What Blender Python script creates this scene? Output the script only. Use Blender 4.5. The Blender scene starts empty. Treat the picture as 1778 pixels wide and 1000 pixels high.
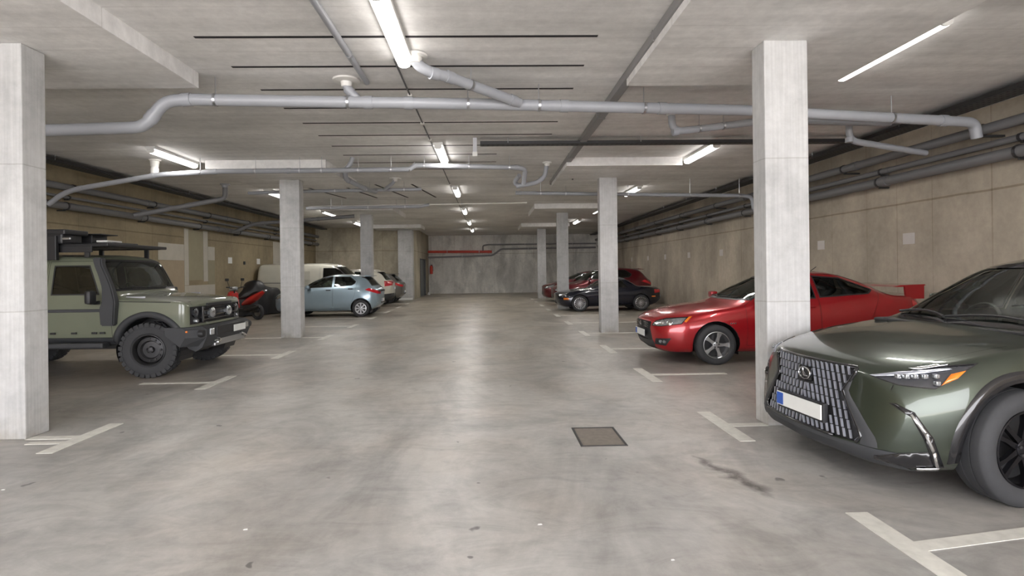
import bpy, bmesh, math, random
from mathutils import Vector, Matrix
from mathutils.bvhtree import BVHTree
from mathutils.geometry import barycentric_transform
R = math.radians
random.seed(7)
SC = bpy.context.scene
COL = SC.collection

# ---------------------------------------------------------------- camera, sky, exposure
F_PX, PX, PY, CAM_H = 940.0, 867.7, 469.0, 1.55
YAW, ROLL = R(1.2), R(0.7)
cam_d = bpy.data.cameras.new('camera'); cam = bpy.data.objects.new('camera', cam_d); COL.objects.link(cam)
cam_d.sensor_fit = 'HORIZONTAL'; cam_d.sensor_width = 36.0
cam_d.lens = 36.0 * F_PX / 1778.0
cam_d.shift_x = (889.0 - PX) / 1778.0
cam_d.shift_y = (PY - 500.0) / 1778.0
cam_d.clip_start = 0.05; cam_d.clip_end = 200
fwd = Vector((math.sin(YAW), math.cos(YAW), 0)); r0 = Vector((math.cos(YAW), -math.sin(YAW), 0)); u0 = Vector((0, 0, 1))
cr = r0 * math.cos(ROLL) - u0 * math.sin(ROLL); cu = u0 * math.cos(ROLL) + r0 * math.sin(ROLL)
cam.matrix_world = Matrix(((cr.x, cu.x, -fwd.x, 0), (cr.y, cu.y, -fwd.y, 0), (cr.z, cu.z, -fwd.z, CAM_H), (0, 0, 0, 1)))
SC.camera = cam

world = bpy.data.worlds.new('sky'); SC.world = world; world.use_nodes = True
bg = world.node_tree.nodes['Background']
bg.inputs[0].default_value = (0.86, 0.85, 0.88, 1); bg.inputs[1].default_value = 4.2

SC.view_settings.view_transform = 'Standard'; SC.view_settings.look = 'None'
SC.view_settings.gamma = 1.0; SC.view_settings.use_curve_mapping = False
SC.view_settings.exposure = 1.28
SC.cycles.max_bounces = 7; SC.cycles.diffuse_bounces = 5; SC.cycles.glossy_bounces = 4
SC.cycles.transparent_max_bounces = 12; SC.cycles.sample_clamp_indirect = 6.0
SC.cycles.caustics_reflective = False; SC.cycles.caustics_refractive = False
SC.cycles.use_denoising = True
TUBE_STRENGTH = 5.0; LAMP_W = 17.0
# daylight on the forecourt outside the open entrance behind the camera
sd = bpy.data.lights.new('sun', 'SUN'); sd.energy = 30.0; sd.angle = R(1.5); sd.color = (1.0, .95, .88)
sun = bpy.data.objects.new('sun', sd); COL.objects.link(sun); sun.rotation_euler = (R(-18), R(30), 0)

# ---------------------------------------------------------------- materials
def nt(name):
    m = bpy.data.materials.new(name); m.use_nodes = True
    n = m.node_tree.nodes; l = m.node_tree.links
    return m, n, l, n['Principled BSDF']

def simple(name, col, rough=.5, metal=0.0, coat=0.0, spec=None, var=0.06, scale=8.0, coat_rough=.03):
    m, n, l, p = nt(name)
    tc = n.new('ShaderNodeTexCoord'); nz = n.new('ShaderNodeTexNoise'); nz.inputs['Scale'].default_value = scale
    nz.inputs['Detail'].default_value = 5
    l.new(tc.outputs['Object'], nz.inputs['Vector'])
    mx = n.new('ShaderNodeMix'); mx.data_type = 'RGBA'
    c = list(col)
    mx.inputs[6].default_value = [max(0, v * (1 - var)) for v in c] + [1]
    mx.inputs[7].default_value = [min(1, v * (1 + var)) for v in c] + [1]
    l.new(nz.outputs['Fac'], mx.inputs[0]); l.new(mx.outputs[2], p.inputs['Base Color'])
    p.inputs['Roughness'].default_value = rough; p.inputs['Metallic'].default_value = metal
    p.inputs['Coat Weight'].default_value = coat; p.inputs['Coat Roughness'].default_value = coat_rough
    if spec is not None: p.inputs['Specular IOR Level'].default_value = spec
    return m

def ramp(n, l, src, stops):
    r = n.new('ShaderNodeValToRGB'); e = r.color_ramp.elements
    while len(e) < len(stops): e.new(.5)
    for k, (pos, col) in enumerate(stops):
        e[k].position = pos; e[k].color = (col, col, col, 1) if not isinstance(col, (tuple, list)) else tuple(col) + (1,)
    l.new(src, r.inputs[0]); return r.outputs[0]

def noise(n, l, vec, scale, detail=6, rough=.55, sv=None, dist=0.0):
    if sv:
        mp = n.new('ShaderNodeMapping'); mp.inputs['Scale'].default_value = sv; l.new(vec, mp.inputs['Vector']); vec = mp.outputs[0]
    z = n.new('ShaderNodeTexNoise'); z.inputs['Scale'].default_value = scale; z.inputs['Detail'].default_value = detail
    z.inputs['Roughness'].default_value = rough; z.inputs['Distortion'].default_value = dist
    l.new(vec, z.inputs['Vector']); return z.outputs['Fac']

def mulc(n, l, a, b, fac=1.0, mode='MULTIPLY'):
    m = n.new('ShaderNodeMix'); m.data_type = 'RGBA'; m.blend_type = mode
    if isinstance(fac, float): m.inputs[0].default_value = fac
    else: l.new(fac, m.inputs[0])
    for sock, v in ((6, a), (7, b)):
        if isinstance(v, (tuple, list)): m.inputs[sock].default_value = tuple(v) + (1,)
        else: l.new(v, m.inputs[sock])
    return m.outputs[2]

def mathn(n, l, op, a, b=None):
    m = n.new('ShaderNodeMath'); m.operation = op
    for k, v in enumerate((a, b)):
        if v is None: continue
        if isinstance(v, (int, float)): m.inputs[k].default_value = v
        else: l.new(v, m.inputs[k])
    return m.outputs[0]

def joint(n, l, coord, pos, half, soft=.004):
    """1 away from a line at coord = pos, 0 on it"""
    d = mathn(n, l, 'ABSOLUTE', mathn(n, l, 'SUBTRACT', coord, pos))
    return mathn(n, l, 'GREATER_THAN', d, half)

def concrete(name, base, kind):
    m, n, l, p = nt(name)
    tc = n.new('ShaderNodeTexCoord'); v = tc.outputs['Object']
    g = n.new('ShaderNodeNewGeometry'); v = g.outputs['Position']
    sp = n.new('ShaderNodeSeparateXYZ'); l.new(v, sp.inputs[0]); X, Y, Z = sp.outputs
    big = ramp(n, l, noise(n, l, v, .55, 5, .6), [(.3, .80), (.72, 1.12)])
    fine = ramp(n, l, noise(n, l, v, 9, 8, .65), [(.3, .90), (.7, 1.07)])
    c = mulc(n, l, base, big); c = mulc(n, l, c, fine)
    bump_src = noise(n, l, v, 30, 6, .6)
    if kind == 'column':
        gr = ramp(n, l, noise(n, l, v, 3.0, 5, .6, (14, 14, .35)), [(.3, .88), (.7, 1.06)]); c = mulc(n, l, c, gr)
        bl = ramp(n, l, noise(n, l, v, 1.8, 6, .6), [(.32, .80), (.5, 1.0)]); c = mulc(n, l, c, bl)
        # pour seams and a dirty foot
        for z in (2.62, 1.22):
            c = mulc(n, l, c, (.80, .79, .77), mathn(n, l, 'SUBTRACT', 1.0, joint(n, l, mathn(n, l, 'ADD', Z, mathn(n, l, 'MULTIPLY', noise(n, l, v, 3), .02)), z, .006)))
        ft = n.new('ShaderNodeMapRange'); ft.inputs[1].default_value = 0.0; ft.inputs[2].default_value = .32; l.new(Z, ft.inputs[0])
        ft2 = mathn(n, l, 'MULTIPLY', mathn(n, l, 'SUBTRACT', 1.0, ft.outputs[0]), ramp(n, l, noise(n, l, v, 4, 5), [(.35, 0.0), (.65, .8)]))
        c = mulc(n, l, c, (.62, .57, .48), ft2)
        p.inputs['Roughness'].default_value = .75
    if kind == 'wall':
        wp = ramp(n, l, noise(n, l, v, 1.0, 6, .6, (.8, .8, .45)), [(.28, .72), (.6, 1.06)]); c = mulc(n, l, c, wp)
        st = ramp(n, l, noise(n, l, v, 1.3, 7, .65, (.75, .75, .32), .6), [(.40, .58), (.54, 1.0)])
        far = n.new('ShaderNodeMapRange'); far.inputs[1].default_value = 14; far.inputs[2].default_value = 30
        far.inputs[3].default_value = .15; far.inputs[4].default_value = .6; l.new(Y, far.inputs[0])
        c = mulc(n, l, c, st, far.outputs[0])
        # formwork joints: irregular vertical ones and one horizontal pour line
        hj = joint(n, l, mathn(n, l, 'ADD', Z, mathn(n, l, 'MULTIPLY', noise(n, l, v, 1.5), .03)), 2.69, .016)
        c = mulc(n, l, c, (.66, .63, .58), mathn(n, l, 'SUBTRACT', 1.0, hj))
        S = mathn(n, l, 'ADD', X, Y)
        for per, off, w in ((2.7, .55, .012), (2.7, 1.35, .007), (2.7, 2.15, .005)):
            md = mathn(n, l, 'MODULO', mathn(n, l, 'ADD', S, 50 + off), per)
            vj = joint(n, l, md, per / 2, w)
            jn = ramp(n, l, noise(n, l, v, .8), [(.4, .25), (.6, .95)])
            c = mulc(n, l, c, (.62, .58, .53), mathn(n, l, 'MULTIPLY', mathn(n, l, 'SUBTRACT', 1.0, vj), jn))
        p.inputs['Roughness'].default_value = .8
    if kind == 'ceiling':
        st = ramp(n, l, noise(n, l, v, 1.2, 6, .6, (.22, 3.2, 1)), [(.3, .84), (.7, 1.08)]); c = mulc(n, l, c, st)
        md = mathn(n, l, 'MODULO', mathn(n, l, 'ADD', Y, 50.35), .50)
        vj = joint(n, l, md, .25, .006)
        jn = ramp(n, l, noise(n, l, v, .6), [(.42, .1), (.6, .75)])
        c = mulc(n, l, c, (.80, .79, .78), mathn(n, l, 'MULTIPLY', mathn(n, l, 'SUBTRACT', 1.0, vj), jn))
        lp = ramp(n, l, noise(n, l, v, .9, 4, .5, None, 1.5), [(.56, 0.0), (.66, .35)])
        c = mulc(n, l, c, (1.0, .99, .97), lp, 'SCREEN') if False else c
        p.inputs['Roughness'].default_value = .7
    if kind == 'floor':
        st = ramp(n, l, noise(n, l, v, .55, 9, .66, (1.5, .8, 1), .8), [(.36, .68), (.57, 1.04)]); c = mulc(n, l, c, st)
        sw = ramp(n, l, noise(n, l, v, 1.6, 9, .7, (1.0, 1.9, 1), 1.6), [(.34, .79), (.54, 1.0)]); c = mulc(n, l, c, sw)
        wm = ramp(n, l, noise(n, l, v, .8, 4, .5), [(.45, 0.0), (.65, .55)])
        c = mulc(n, l, c, (1.0, .93, .87), wm)
        # floor tone turns brown-grey towards the far half of the hall
        fr = n.new('ShaderNodeMapRange'); fr.inputs[1].default_value = 5; fr.inputs[2].default_value = 24; l.new(Y, fr.inputs[0])
        c = mulc(n, l, c, (.93, .87, .76), fr.outputs[0])
        # floor tone gets darker from the aisle out to the parked rows
        ax_ = mathn(n, l, 'ABSOLUTE', mathn(n, l, 'ADD', X, .8))
        pk = n.new('ShaderNodeMapRange'); pk.inputs[1].default_value = 2.9; pk.inputs[2].default_value = 4.6; l.new(ax_, pk.inputs[0])
        c = mulc(n, l, c, (.76, .73, .70), pk.outputs[0])
        # dark pits
        pt = ramp(n, l, noise(n, l, v, 6.0, 2, .4), [(.225, .4), (.25, 1.0)]); c = mulc(n, l, c, pt)
        # small squiggly oil stain
        dx = mathn(n, l, 'SUBTRACT', mathn(n, l, 'ADD', X, mathn(n, l, 'MULTIPLY', noise(n, l, v, 3.5, 3), .35)), 1.97)
        dy = mathn(n, l, 'SUBTRACT', Y, 4.02)
        rot = mathn(n, l, 'ADD', mathn(n, l, 'MULTIPLY', dx, 1.0), mathn(n, l, 'MULTIPLY', dy, .33))
        lon = mathn(n, l, 'DIVIDE', mathn(n, l, 'ABSOLUTE', dy), .42)
        dst = mathn(n, l, 'ADD', mathn(n, l, 'DIVIDE', mathn(n, l, 'ABSOLUTE', rot), .075), mathn(n, l, 'POWER', lon, 3.0))
        stn = n.new('ShaderNodeMapRange'); stn.inputs[1].default_value = .3; stn.inputs[2].default_value = 1.3; l.new(dst, stn.inputs[0])
        sf = mathn(n, l, 'MULTIPLY', mathn(n, l, 'SUBTRACT', 1.0, stn.outputs[0]), ramp(n, l, noise(n, l, v, 14, 6, .7), [(.3, .35), (.55, 1.0)]))
        c = mulc(n, l, c, (.22, .21, .20), sf)
        rg = n.new('ShaderNodeMapRange'); rg.inputs[3].default_value = .27; rg.inputs[4].default_value = .50
        l.new(noise(n, l, v, 1.4, 7, .6), rg.inputs[0]); l.new(rg.outputs[0], p.inputs['Roughness'])
        p.inputs['Specular IOR Level'].default_value = .42
    l.new(c, p.inputs['Base Color'])
    b = n.new('ShaderNodeBump'); b.inputs['Strength'].default_value = .04 if kind == 'floor' else .18
    b.inputs['Distance'].default_value = .01
    l.new(bump_src, b.inputs['Height']); l.new(b.outputs[0], p.inputs['Normal'])
    return m

M = {}
M['floor'] = concrete('floor_concrete', (.45, .44, .42), 'floor')
M['ceil'] = concrete('ceiling_concrete', (.81, .80, .79), 'ceiling')
M['cap'] = concrete('slab_concrete', (.81, .80, .79), 'ceiling')
M['col'] = concrete('column_concrete', (.525, .525, .52), 'column')
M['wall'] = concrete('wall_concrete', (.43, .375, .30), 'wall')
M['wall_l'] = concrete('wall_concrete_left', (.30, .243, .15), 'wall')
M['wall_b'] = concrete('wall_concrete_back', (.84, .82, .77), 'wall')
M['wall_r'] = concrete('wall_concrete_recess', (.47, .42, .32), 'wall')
M['line'] = simple('road_paint', (.62, .61, .56), .6, var=.25, scale=14)
M['pvc'] = simple('grey_plastic_pipe', (.31, .32, .345), .38, var=.04)
M['pvc_white'] = simple('pale_plastic', (.72, .71, .68), .45)
M['pvc_dark'] = simple('dark_grey_pipe', (.15, .15, .155), .5)
M['duct'] = simple('grey_duct', (.24, .235, .235), .5)
M['galv'] = simple('galvanised_steel', (.55, .56, .58), .32, 1.0)
M['dark_metal'] = simple('dark_steel', (.05, .05, .052), .45, .6)
M['black'] = simple('black_plastic', (.018, .018, .02), .45)
M['gloss_black'] = simple('gloss_black_plastic', (.012, .012, .014), .12, coat=.6)
M['plastic'] = simple('grey_black_plastic', (.04, .042, .046), .6)
M['rubber'] = simple('tyre_rubber', (.035, .036, .039), .75, var=.15, scale=30)
M['interior'] = simple('dark_cabin_fabric', (.03, .03, .03), .85)
M['seat'] = simple('seat_fabric', (.10, .095, .09), .8)
M['alloy'] = simple('silver_alloy', (.62, .63, .65), .28, .9)
M['alloy_dark'] = simple('black_alloy', (.03, .03, .035), .2, .8)
M['chrome'] = simple('chrome', (.80, .81, .83), .10, 1.0, var=.02)
M['satin'] = simple('satin_silver', (.60, .63, .72), .32, .8)
M['plate'] = simple('plate_white', (.75, .76, .74), .4)
M['blue'] = simple('plate_blue_band', (.03, .10, .42), .4)
M['orange'] = simple('amber_lens', (.85, .22, .02), .15, coat=1)
M['redlens'] = simple('red_lens', (.55, .01, .02), .12, coat=1)
M['redpaint'] = simple('red_pipe_paint', (.62, .06, .035), .4)
M['lens'] = simple('clear_headlight_lens', (.42, .44, .46), .08, .7, coat=1, var=.35, scale=25)
M['lens_dark'] = simple('smoked_headlight_lens', (.045, .047, .055), .06, .3, coat=1, var=.3, scale=20)
M['white'] = simple('white_enamel', (.72, .72, .70), .4)
M['paper'] = simple('sign_paper', (.52, .49, .47), .7)
M['print'] = simple('printed_ink', (.16, .15, .14), .7)
M['patch1'] = simple('plaster_patch_pale', (.45, .42, .36), .85, var=.12, scale=5)
M['patch2'] = simple('plaster_patch_tan', (.34, .275, .19), .85, var=.12, scale=5)
M['patch3'] = simple('plaster_patch_olive', (.29, .26, .175), .85, var=.1, scale=5)
M['door'] = simple('grey_door_paint', (.20, .215, .22), .45)
M['slot'] = simple('dark_groove', (.012, .010, .012), .8)
M['manhole'] = simple('rusty_cover_plate', (.20, .175, .15), .65, .2, var=.3, scale=18)
M['debris'] = simple('litter_white', (.7, .7, .68), .7)

def paint(name, col, metal=.35, rough=.32, flake=.1):
    m = simple(name, col, rough, metal, coat=1.0, var=flake, scale=3.0)
    return m
M['p_lexus'] = paint('dark_green_metallic_paint', (.045, .058, .043), .65, .30)
M['p_gren'] = paint('sage_green_paint', (.15, .165, .118), .0, .38)
M['p_lancer'] = paint('red_pearl_paint', (.36, .006, .012), .35, .28)
M['p_mazda'] = paint('ice_blue_metallic_paint', (.33, .43, .50), .55, .30)
M['p_white'] = paint('warm_white_paint', (.62, .60, .52), .0, .35)
M['p_whitevan'] = paint('van_cream_paint', (.60, .585, .50), .0, .4)
M['p_grey'] = paint('brown_grey_metallic_paint', (.16, .15, .14), .5, .3)
M['p_navy'] = paint('navy_black_paint', (.004, .006, .016), .2, .25)
M['p_darkred'] = paint('dark_red_paint', (.10, .005, .009), .4, .28)
M['p_scoot'] = paint('scooter_red_paint', (.50, .012, .010), .0, .3)

def emis(name, col, s):
    m = bpy.data.materials.new(name); m.use_nodes = True; n = m.node_tree.nodes; l = m.node_tree.links
    n.remove(n['Principled BSDF']); e = n.new('ShaderNodeEmission'); e.inputs[0].default_value = tuple(col) + (1,); e.inputs[1].default_value = s
    l.new(e.outputs[0], n['Material Output'].inputs[0]); return m
def perforated():
    m, n, l, p = nt('perforated_steel'); tc = n.new('ShaderNodeTexCoord'); sp = n.new('ShaderNodeSeparateXYZ'); l.new(tc.outputs['Object'], sp.inputs[0])
    a1 = mathn(n, l, 'GREATER_THAN', mathn(n, l, 'MODULO', mathn(n, l, 'ADD', sp.outputs[0], 20), .09), .05)
    b1 = mathn(n, l, 'GREATER_THAN', mathn(n, l, 'MODULO', mathn(n, l, 'ADD', sp.outputs[1], 20), .09), .05)
    c = mulc(n, l, (.07, .07, .07), (.012, .012, .012), mathn(n, l, 'MULTIPLY', a1, b1), 'MIX'); l.new(c, p.inputs['Base Color']); p.inputs['Roughness'].default_value = .6
    return m
M['perf'] = perforated()
M['tube'] = emis('lit_tube', (1.0, .955, .90), TUBE_STRENGTH)

def glass(name, tint, refl=.10):
    m = bpy.data.materials.new(name); m.use_nodes = True; n = m.node_tree.nodes; l = m.node_tree.links
    n.remove(n['Principled BSDF'])
    tr = n.new('ShaderNodeBsdfTransparent'); tr.inputs[0].default_value = tuple(tint) + (1,)
    gl = n.new('ShaderNodeBsdfGlossy'); gl.inputs['Roughness'].default_value = .03; gl.inputs[0].default_value = (.9, .95, .93, 1)
    fr = n.new('ShaderNodeFresnel'); fr.inputs[0].default_value = 1.5
    ad = mathn(n, l, 'ADD', mathn(n, l, 'MULTIPLY', fr.outputs[0], .9), refl - .04)
    mx = n.new('ShaderNodeMixShader'); l.new(ad, mx.inputs[0]); l.new(tr.outputs[0], mx.inputs[1]); l.new(gl.outputs[0], mx.inputs[2])
    l.new(mx.outputs[0], n['Material Output'].inputs[0]); return m
M['glass'] = glass('tinted_car_glass', (.42, .50, .45))
M['glass_dark'] = glass('privacy_glass', (.10, .11, .11))
M['glass_clear'] = glass('windscreen_glass', (.62, .70, .64))

# ---------------------------------------------------------------- helpers
def link(o, parent=None):
    COL.objects.link(o)
    if parent is not None: o.parent = parent
    return o

def obj(name, bm, m, parent=None, smooth=False, loc=None):
    me = bpy.data.meshes.new(name); bm.normal_update(); bm.to_mesh(me); bm.free()
    for mm in (m if isinstance(m, (list, tuple)) else [m]): me.materials.append(M[mm] if isinstance(mm, str) else mm)
    if smooth:
        me.polygons.foreach_set('use_smooth', [True] * len(me.polygons))
        if smooth != 'all':
            try: me.set_sharp_from_angle(angle=R(38))
            except Exception: pass
    o = bpy.data.objects.new(name, me)
    if loc: o.location = loc
    return link(o, parent)

def empty(name, loc, rz=0.0):
    o = bpy.data.objects.new(name, None); o.location = loc; o.rotation_euler = (0, 0, rz); o.empty_display_size = .2
    return link(o)

def tag(o, label, cat, group=None):
    o['label'] = label; o['category'] = cat
    if group: o['group'] = group
    return o

def struct(o):
    o['kind'] = 'structure'; return o

def box(bm, lo, hi, bev=0.0, mat=0):
    lo = Vector(lo); hi = Vector(hi); c = (lo + hi) / 2; s = hi - lo
    r = bmesh.ops.create_cube(bm, size=1.0)
    vs = r['verts']
    for v in vs: v.co = Vector((v.co.x * s.x, v.co.y * s.y, v.co.z * s.z)) + c
    fs = list({f for v in vs for f in v.link_faces})
    for f in fs: f.material_index = mat
    if bev:
        es = list({e for v in vs for e in v.link_edges})
        bmesh.ops.bevel(bm, geom=es, offset=bev, segments=2, affect='EDGES', profile=.6)
    return vs

def tube(bm, pts, r, seg=12, fillet=0.0, caps=True, rfun=None):
    pts = [Vector(p) for p in pts]
    if fillet:
        out = [pts[0]]
        for k in range(1, len(pts) - 1):
            a, b, c = pts[k - 1], pts[k], pts[k + 1]
            f1 = min(fillet, (a - b).length * .45); f2 = min(fillet, (c - b).length * .45)
            p, q = b + (a - b).normalized() * f1, b + (c - b).normalized() * f2
            for t in (0, .2, .4, .6, .8, 1): out.append(p * (1 - t) ** 2 + b * 2 * t * (1 - t) + q * t * t)
        out.append(pts[-1]); pts = out
    rings = []; prev = None
    for k, p in enumerate(pts):
        d = (pts[min(k + 1, len(pts) - 1)] - pts[max(k - 1, 0)]).normalized()
        if prev is None: u = d.orthogonal().normalized()
        else:
            u = prev - d * prev.dot(d)
            u = u.normalized() if u.length > 1e-6 else d.orthogonal().normalized()
        prev = u; w = d.cross(u)
        rr = rfun(k / max(1, len(pts) - 1)) if rfun else r
        rings.append([bm.verts.new(p + (u * math.cos(2 * math.pi * i / seg) + w * math.sin(2 * math.pi * i / seg)) * rr) for i in range(seg)])
    for a, b in zip(rings, rings[1:]):
        for i in range(seg):
            j = (i + 1) % seg; bm.faces.new((a[i], a[j], b[j], b[i]))
    if caps: bm.faces.new(rings[0][::-1]); bm.faces.new(rings[-1])
    return rings

def lathe(bm, prof, seg=32, axis='y', c=(0, 0, 0), closed=False):
    """prof: (radius, offset along axis)"""
    c = Vector(c); rings = []
    for r, t in prof:
        ring = []
        for i in range(seg):
            a = 2 * math.pi * i / seg; x, y = math.cos(a) * r, math.sin(a) * r
            v = {'y': (x, t, y), 'z': (x, y, t), 'x': (t, x, y)}[axis]
            ring.append(bm.verts.new(Vector(v) + c))
        rings.append(ring)
    pairs = list(zip(rings, rings[1:]))
    if closed: pairs.append((rings[-1], rings[0]))
    for a, b in pairs:
        for i in range(seg):
            j = (i + 1) % seg
            try: bm.faces.new((a[i], a[j], b[j], b[i]))
            except ValueError: pass
    if not closed:
        for rg in (rings[0], rings[-1]):
            if prof[0 if rg is rings[0] else -1][0] > 1e-4:
                try: bm.faces.new(rg)
                except ValueError: pass
    bmesh.ops.recalc_face_normals(bm, faces=bm.faces[:])
    return rings

def prism(bm, poly, u, v, w, depth, base=(0, 0, 0)):
    """extrude a 2D polygon (in u, v) along w"""
    u, v, w, base = Vector(u), Vector(v), Vector(w), Vector(base)
    a = [bm.verts.new(base + u * p[0] + v * p[1]) for p in poly]
    b = [bm.verts.new(x.co + w * depth) for x in a]
    bm.faces.new(a[::-1]); bm.faces.new(b)
    for i in range(len(a)):
        j = (i + 1) % len(a); bm.faces.new((a[i], a[j], b[j], b[i]))
    bmesh.ops.recalc_face_normals(bm, faces=bm.faces[:])

# ---------------------------------------------------------------- the hall
WL, WR, BACK, FRONT = -9.3, 7.6, 36.8, -4.5
CZ, CAPZ = 3.94, 3.76
BOX_Y, BOX_X = 29.4, -4.05           # the closed-off back left corner

def slab(name, lo, hi, m):
    bm = bmesh.new(); box(bm, lo, hi); return struct(obj(name, bm, m))
slab('floor', (WL - .3, FRONT - 12, -.3), (WR + .3, BACK + .3, 0), 'floor')
slab('ceiling', (WL - .3, FRONT, CZ), (WR + .3, BACK + .3, CZ + .3), 'ceil')
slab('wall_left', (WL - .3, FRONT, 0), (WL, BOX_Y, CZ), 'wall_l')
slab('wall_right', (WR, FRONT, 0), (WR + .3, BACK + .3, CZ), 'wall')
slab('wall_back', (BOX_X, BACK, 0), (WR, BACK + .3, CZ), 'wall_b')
slab('wall_recess', (WL - .3, BOX_Y, 0), (BOX_X, BOX_Y + .25, CZ), 'wall_r')
# side wall of the closed-off corner with a doorway
bm = bmesh.new(); D0, D1 = 32.2, 34.9
box(bm, (BOX_X - .25, BOX_Y + .25, 0), (BOX_X, D0, CZ)); box(bm, (BOX_X - .25, D1, 0), (BOX_X, BACK + .3, CZ)); box(bm, (BOX_X - .25, D0, 2.3), (BOX_X, D1, CZ))
struct(obj('wall_side', bm, 'wall_r'))
bm = bmesh.new(); box(bm, (BOX_X - .16, D0 + .04, .01), (BOX_X - .10, D1 - .04, 2.26))
for k in range(1, 4):
    y = D0 + (D1 - D0) * k / 4; box(bm, (BOX_X - .10, y - .012, .02), (BOX_X - .094, y + .012, 2.25))
dr = struct(obj('door_1', bm, 'door'))
bm = bmesh.new()
for lo, hi in (((BOX_X - .2, D0, 0), (BOX_X + .02, D0 + .04, 2.3)), ((BOX_X - .2, D1 - .04, 0), (BOX_X + .02, D1, 2.3)), ((BOX_X - .2, D0, 2.26), (BOX_X + .02, D1, 2.3))): box(bm, lo, hi)
obj('door_frame', bm, 'dark_metal', dr)

def col_obj(x0, x1, y0, y1, z1, label):
    bm = bmesh.new(); box(bm, (x0, y0, 0), (x1, y1, z1), .012)
    return tag(obj('concrete_column', bm, 'col'), label, 'column', 'square concrete columns beside the aisle')
LXa, LXb, RXa, RXb = -4.88, -4.40, 2.71, 3.14
col_obj(LXa - .02, LXb, 5.22, 5.50, CAPZ, 'nearest pale concrete column at the left edge, in front of the sage green off-roader')
col_obj(LXa - .05, LXb - .06, 12.93, 13.22, CAPZ, 'second concrete column on the left, in front of the light blue hatchback')
col_obj(-4.93, -4.48, 21.0, 21.3, CAPZ, 'third left concrete column, behind the light blue hatchback and cream van')
col_obj(-4.80, -4.02, 28.9, BOX_Y, CAPZ, 'farthest left column, built against the closed-off corner wall')
col_obj(RXa, RXb, 5.22, 5.47, CAPZ, 'nearest concrete column on the right, beside the dark green car')
col_obj(RXa, RXb, 13.05, 13.30, CAPZ, 'second right concrete column, in front of the navy roadster')
col_obj(2.70, 3.14, 21.1, 21.35, CAPZ, 'third right concrete column, in front of the dark red hatchback')
col_obj(2.68, 3.14, 29.3, 29.6, CAPZ, 'farthest right concrete column, standing alone before the back wall')
M['cuff'] = M['white']
bm = bmesh.new(); box(bm, (-4.78, 28.86, .02), (-4.04, 28.9, .14)); tag(obj('guard_strip', bm, 'white'), 'white strip across the foot of the farthest left column', 'guard strip')

k = 0
for (x0, x1) in ((-5.95, -3.42), (1.70, 4.20)):
    for (y0, y1) in ((3.9, 6.52), (11.55, 14.3), (19.6, 22.6), (27.7, 30.4)):
        k += 1
        if x0 < 0 and y0 > 27: y1 = BOX_Y
        bm = bmesh.new(); box(bm, (x0, y0, CAPZ), (x1, y1, CZ), .004)
        struct(obj('trim_%d' % k, bm, 'cap'))
# dark grooves cut across the middle ceiling strip
for j in range(11):
    k += 1; y = 4.73 + .80 * j
    bm = bmesh.new(); box(bm, (-2.94, y - .021, CZ - .004), (1.15 if j < 8 else .2, y + .021, CZ + .05))
    struct(obj('trim_%d' % k, bm, 'slot'))
for j, (xa, xb) in enumerate(((-5.2, -4.6), (-4.1, -3.6), (-3.1, -2.6), (-2.1, -1.7))):
    k += 1; bm = bmesh.new()
    prism(bm, [(xa, 14.9), (xa + .05, 14.9), (xb + .05, 17.6), (xb, 17.6)], (1, 0, 0), (0, 1, 0), (0, 0, -1), .01, (0, 0, CZ))
    struct(obj('trim_%d' % k, bm, 'slot'))

# repaired patches on the left wall
def wpatch(y0, y1, z0, z1, m, label):
    bm = bmesh.new(); box(bm, (WL, y0, z0), (WL + .006 + random.random() * .004, y1, z1), 0)
    tag(obj('plaster_patch', bm, m), label, 'wall patch', 'filled plaster patches on the left wall')
wpatch(15.5, 16.75, .1, 1.95, 'patch2', 'tan plaster rectangle on the left wall, directly behind the off-roader bonnet')
wpatch(15.45, 16.75, 1.96, 2.45, 'patch1', 'pale plaster band above the tan rectangle on the left wall')
wpatch(16.76, 17.0, 1.2, 2.95, 'patch1', 'narrow upright pale plaster strip left of the olive rectangle')
wpatch(17.01, 17.86, 1.35, 2.92, 'patch3', 'olive tan plaster rectangle between two pale upright strips')
wpatch(17.87, 18.15, 1.3, 2.95, 'patch1', 'narrow upright pale plaster strip right of the olive rectangle')
wpatch(18.16, 18.6, 2.0, 2.45, 'patch1', 'short pale plaster block at the right of the patched area')
wpatch(18.16, 18.6, 1.2, 1.99, 'patch3', 'small olive plaster block under the short pale block at the patched area right edge')
wpatch(16.76, 18.6, .0, 1.19, 'patch1', 'large pale plaster patch low on the left wall under the olive rectangle')
wpatch(23.6, 24.6, 1.4, 2.9, 'patch1', 'far pale plaster patch on the left wall near the cream van')

# bay signs
def sign(side, y, z, w, hh, label):
    x = WL if side < 0 else WR; s = 1 if side < 0 else -1
    bm = bmesh.new(); box(bm, (min(x, x + s * .006), y - w / 2, z - hh / 2), (max(x, x + s * .006), y + w / 2, z + hh / 2))
    o = tag(obj('bay_sign', bm, 'paper'), label, 'sign', 'paper bay signs on the walls')
    o.data.materials.clear(); o.data.materials.append(M['paper'] if side > 0 else M['white'])
    return o
for y, w, hh, lb in ((9.62, .27, .20, 'nearest white bay sign on the right wall, above the dark green car'),
        (12.2, .25, .2, 'bay sign on the right wall just beside the nearest right column'),
        (17.5, .25, .21, 'bay sign on the right wall, first to the left of the nearest right column'),
        (20.35, .25, .21, 'bay sign on the right wall, second to the left of the nearest right column'),
        (23.1, .25, .22, 'bay sign on the right wall, third to the left of the nearest right column'),
        (25.6, .25, .2, 'bay sign on the right wall, fourth to the left of the nearest right column'),
        (28.5, .25, .2, 'farthest bay sign on the right wall, close to the second right column')):
    sign(1, y, 2.03, w, hh, lb)
sign(-1, 19.7, 2.02, .3, .22, 'left bay sign on the left wall above the red scooter')
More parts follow.
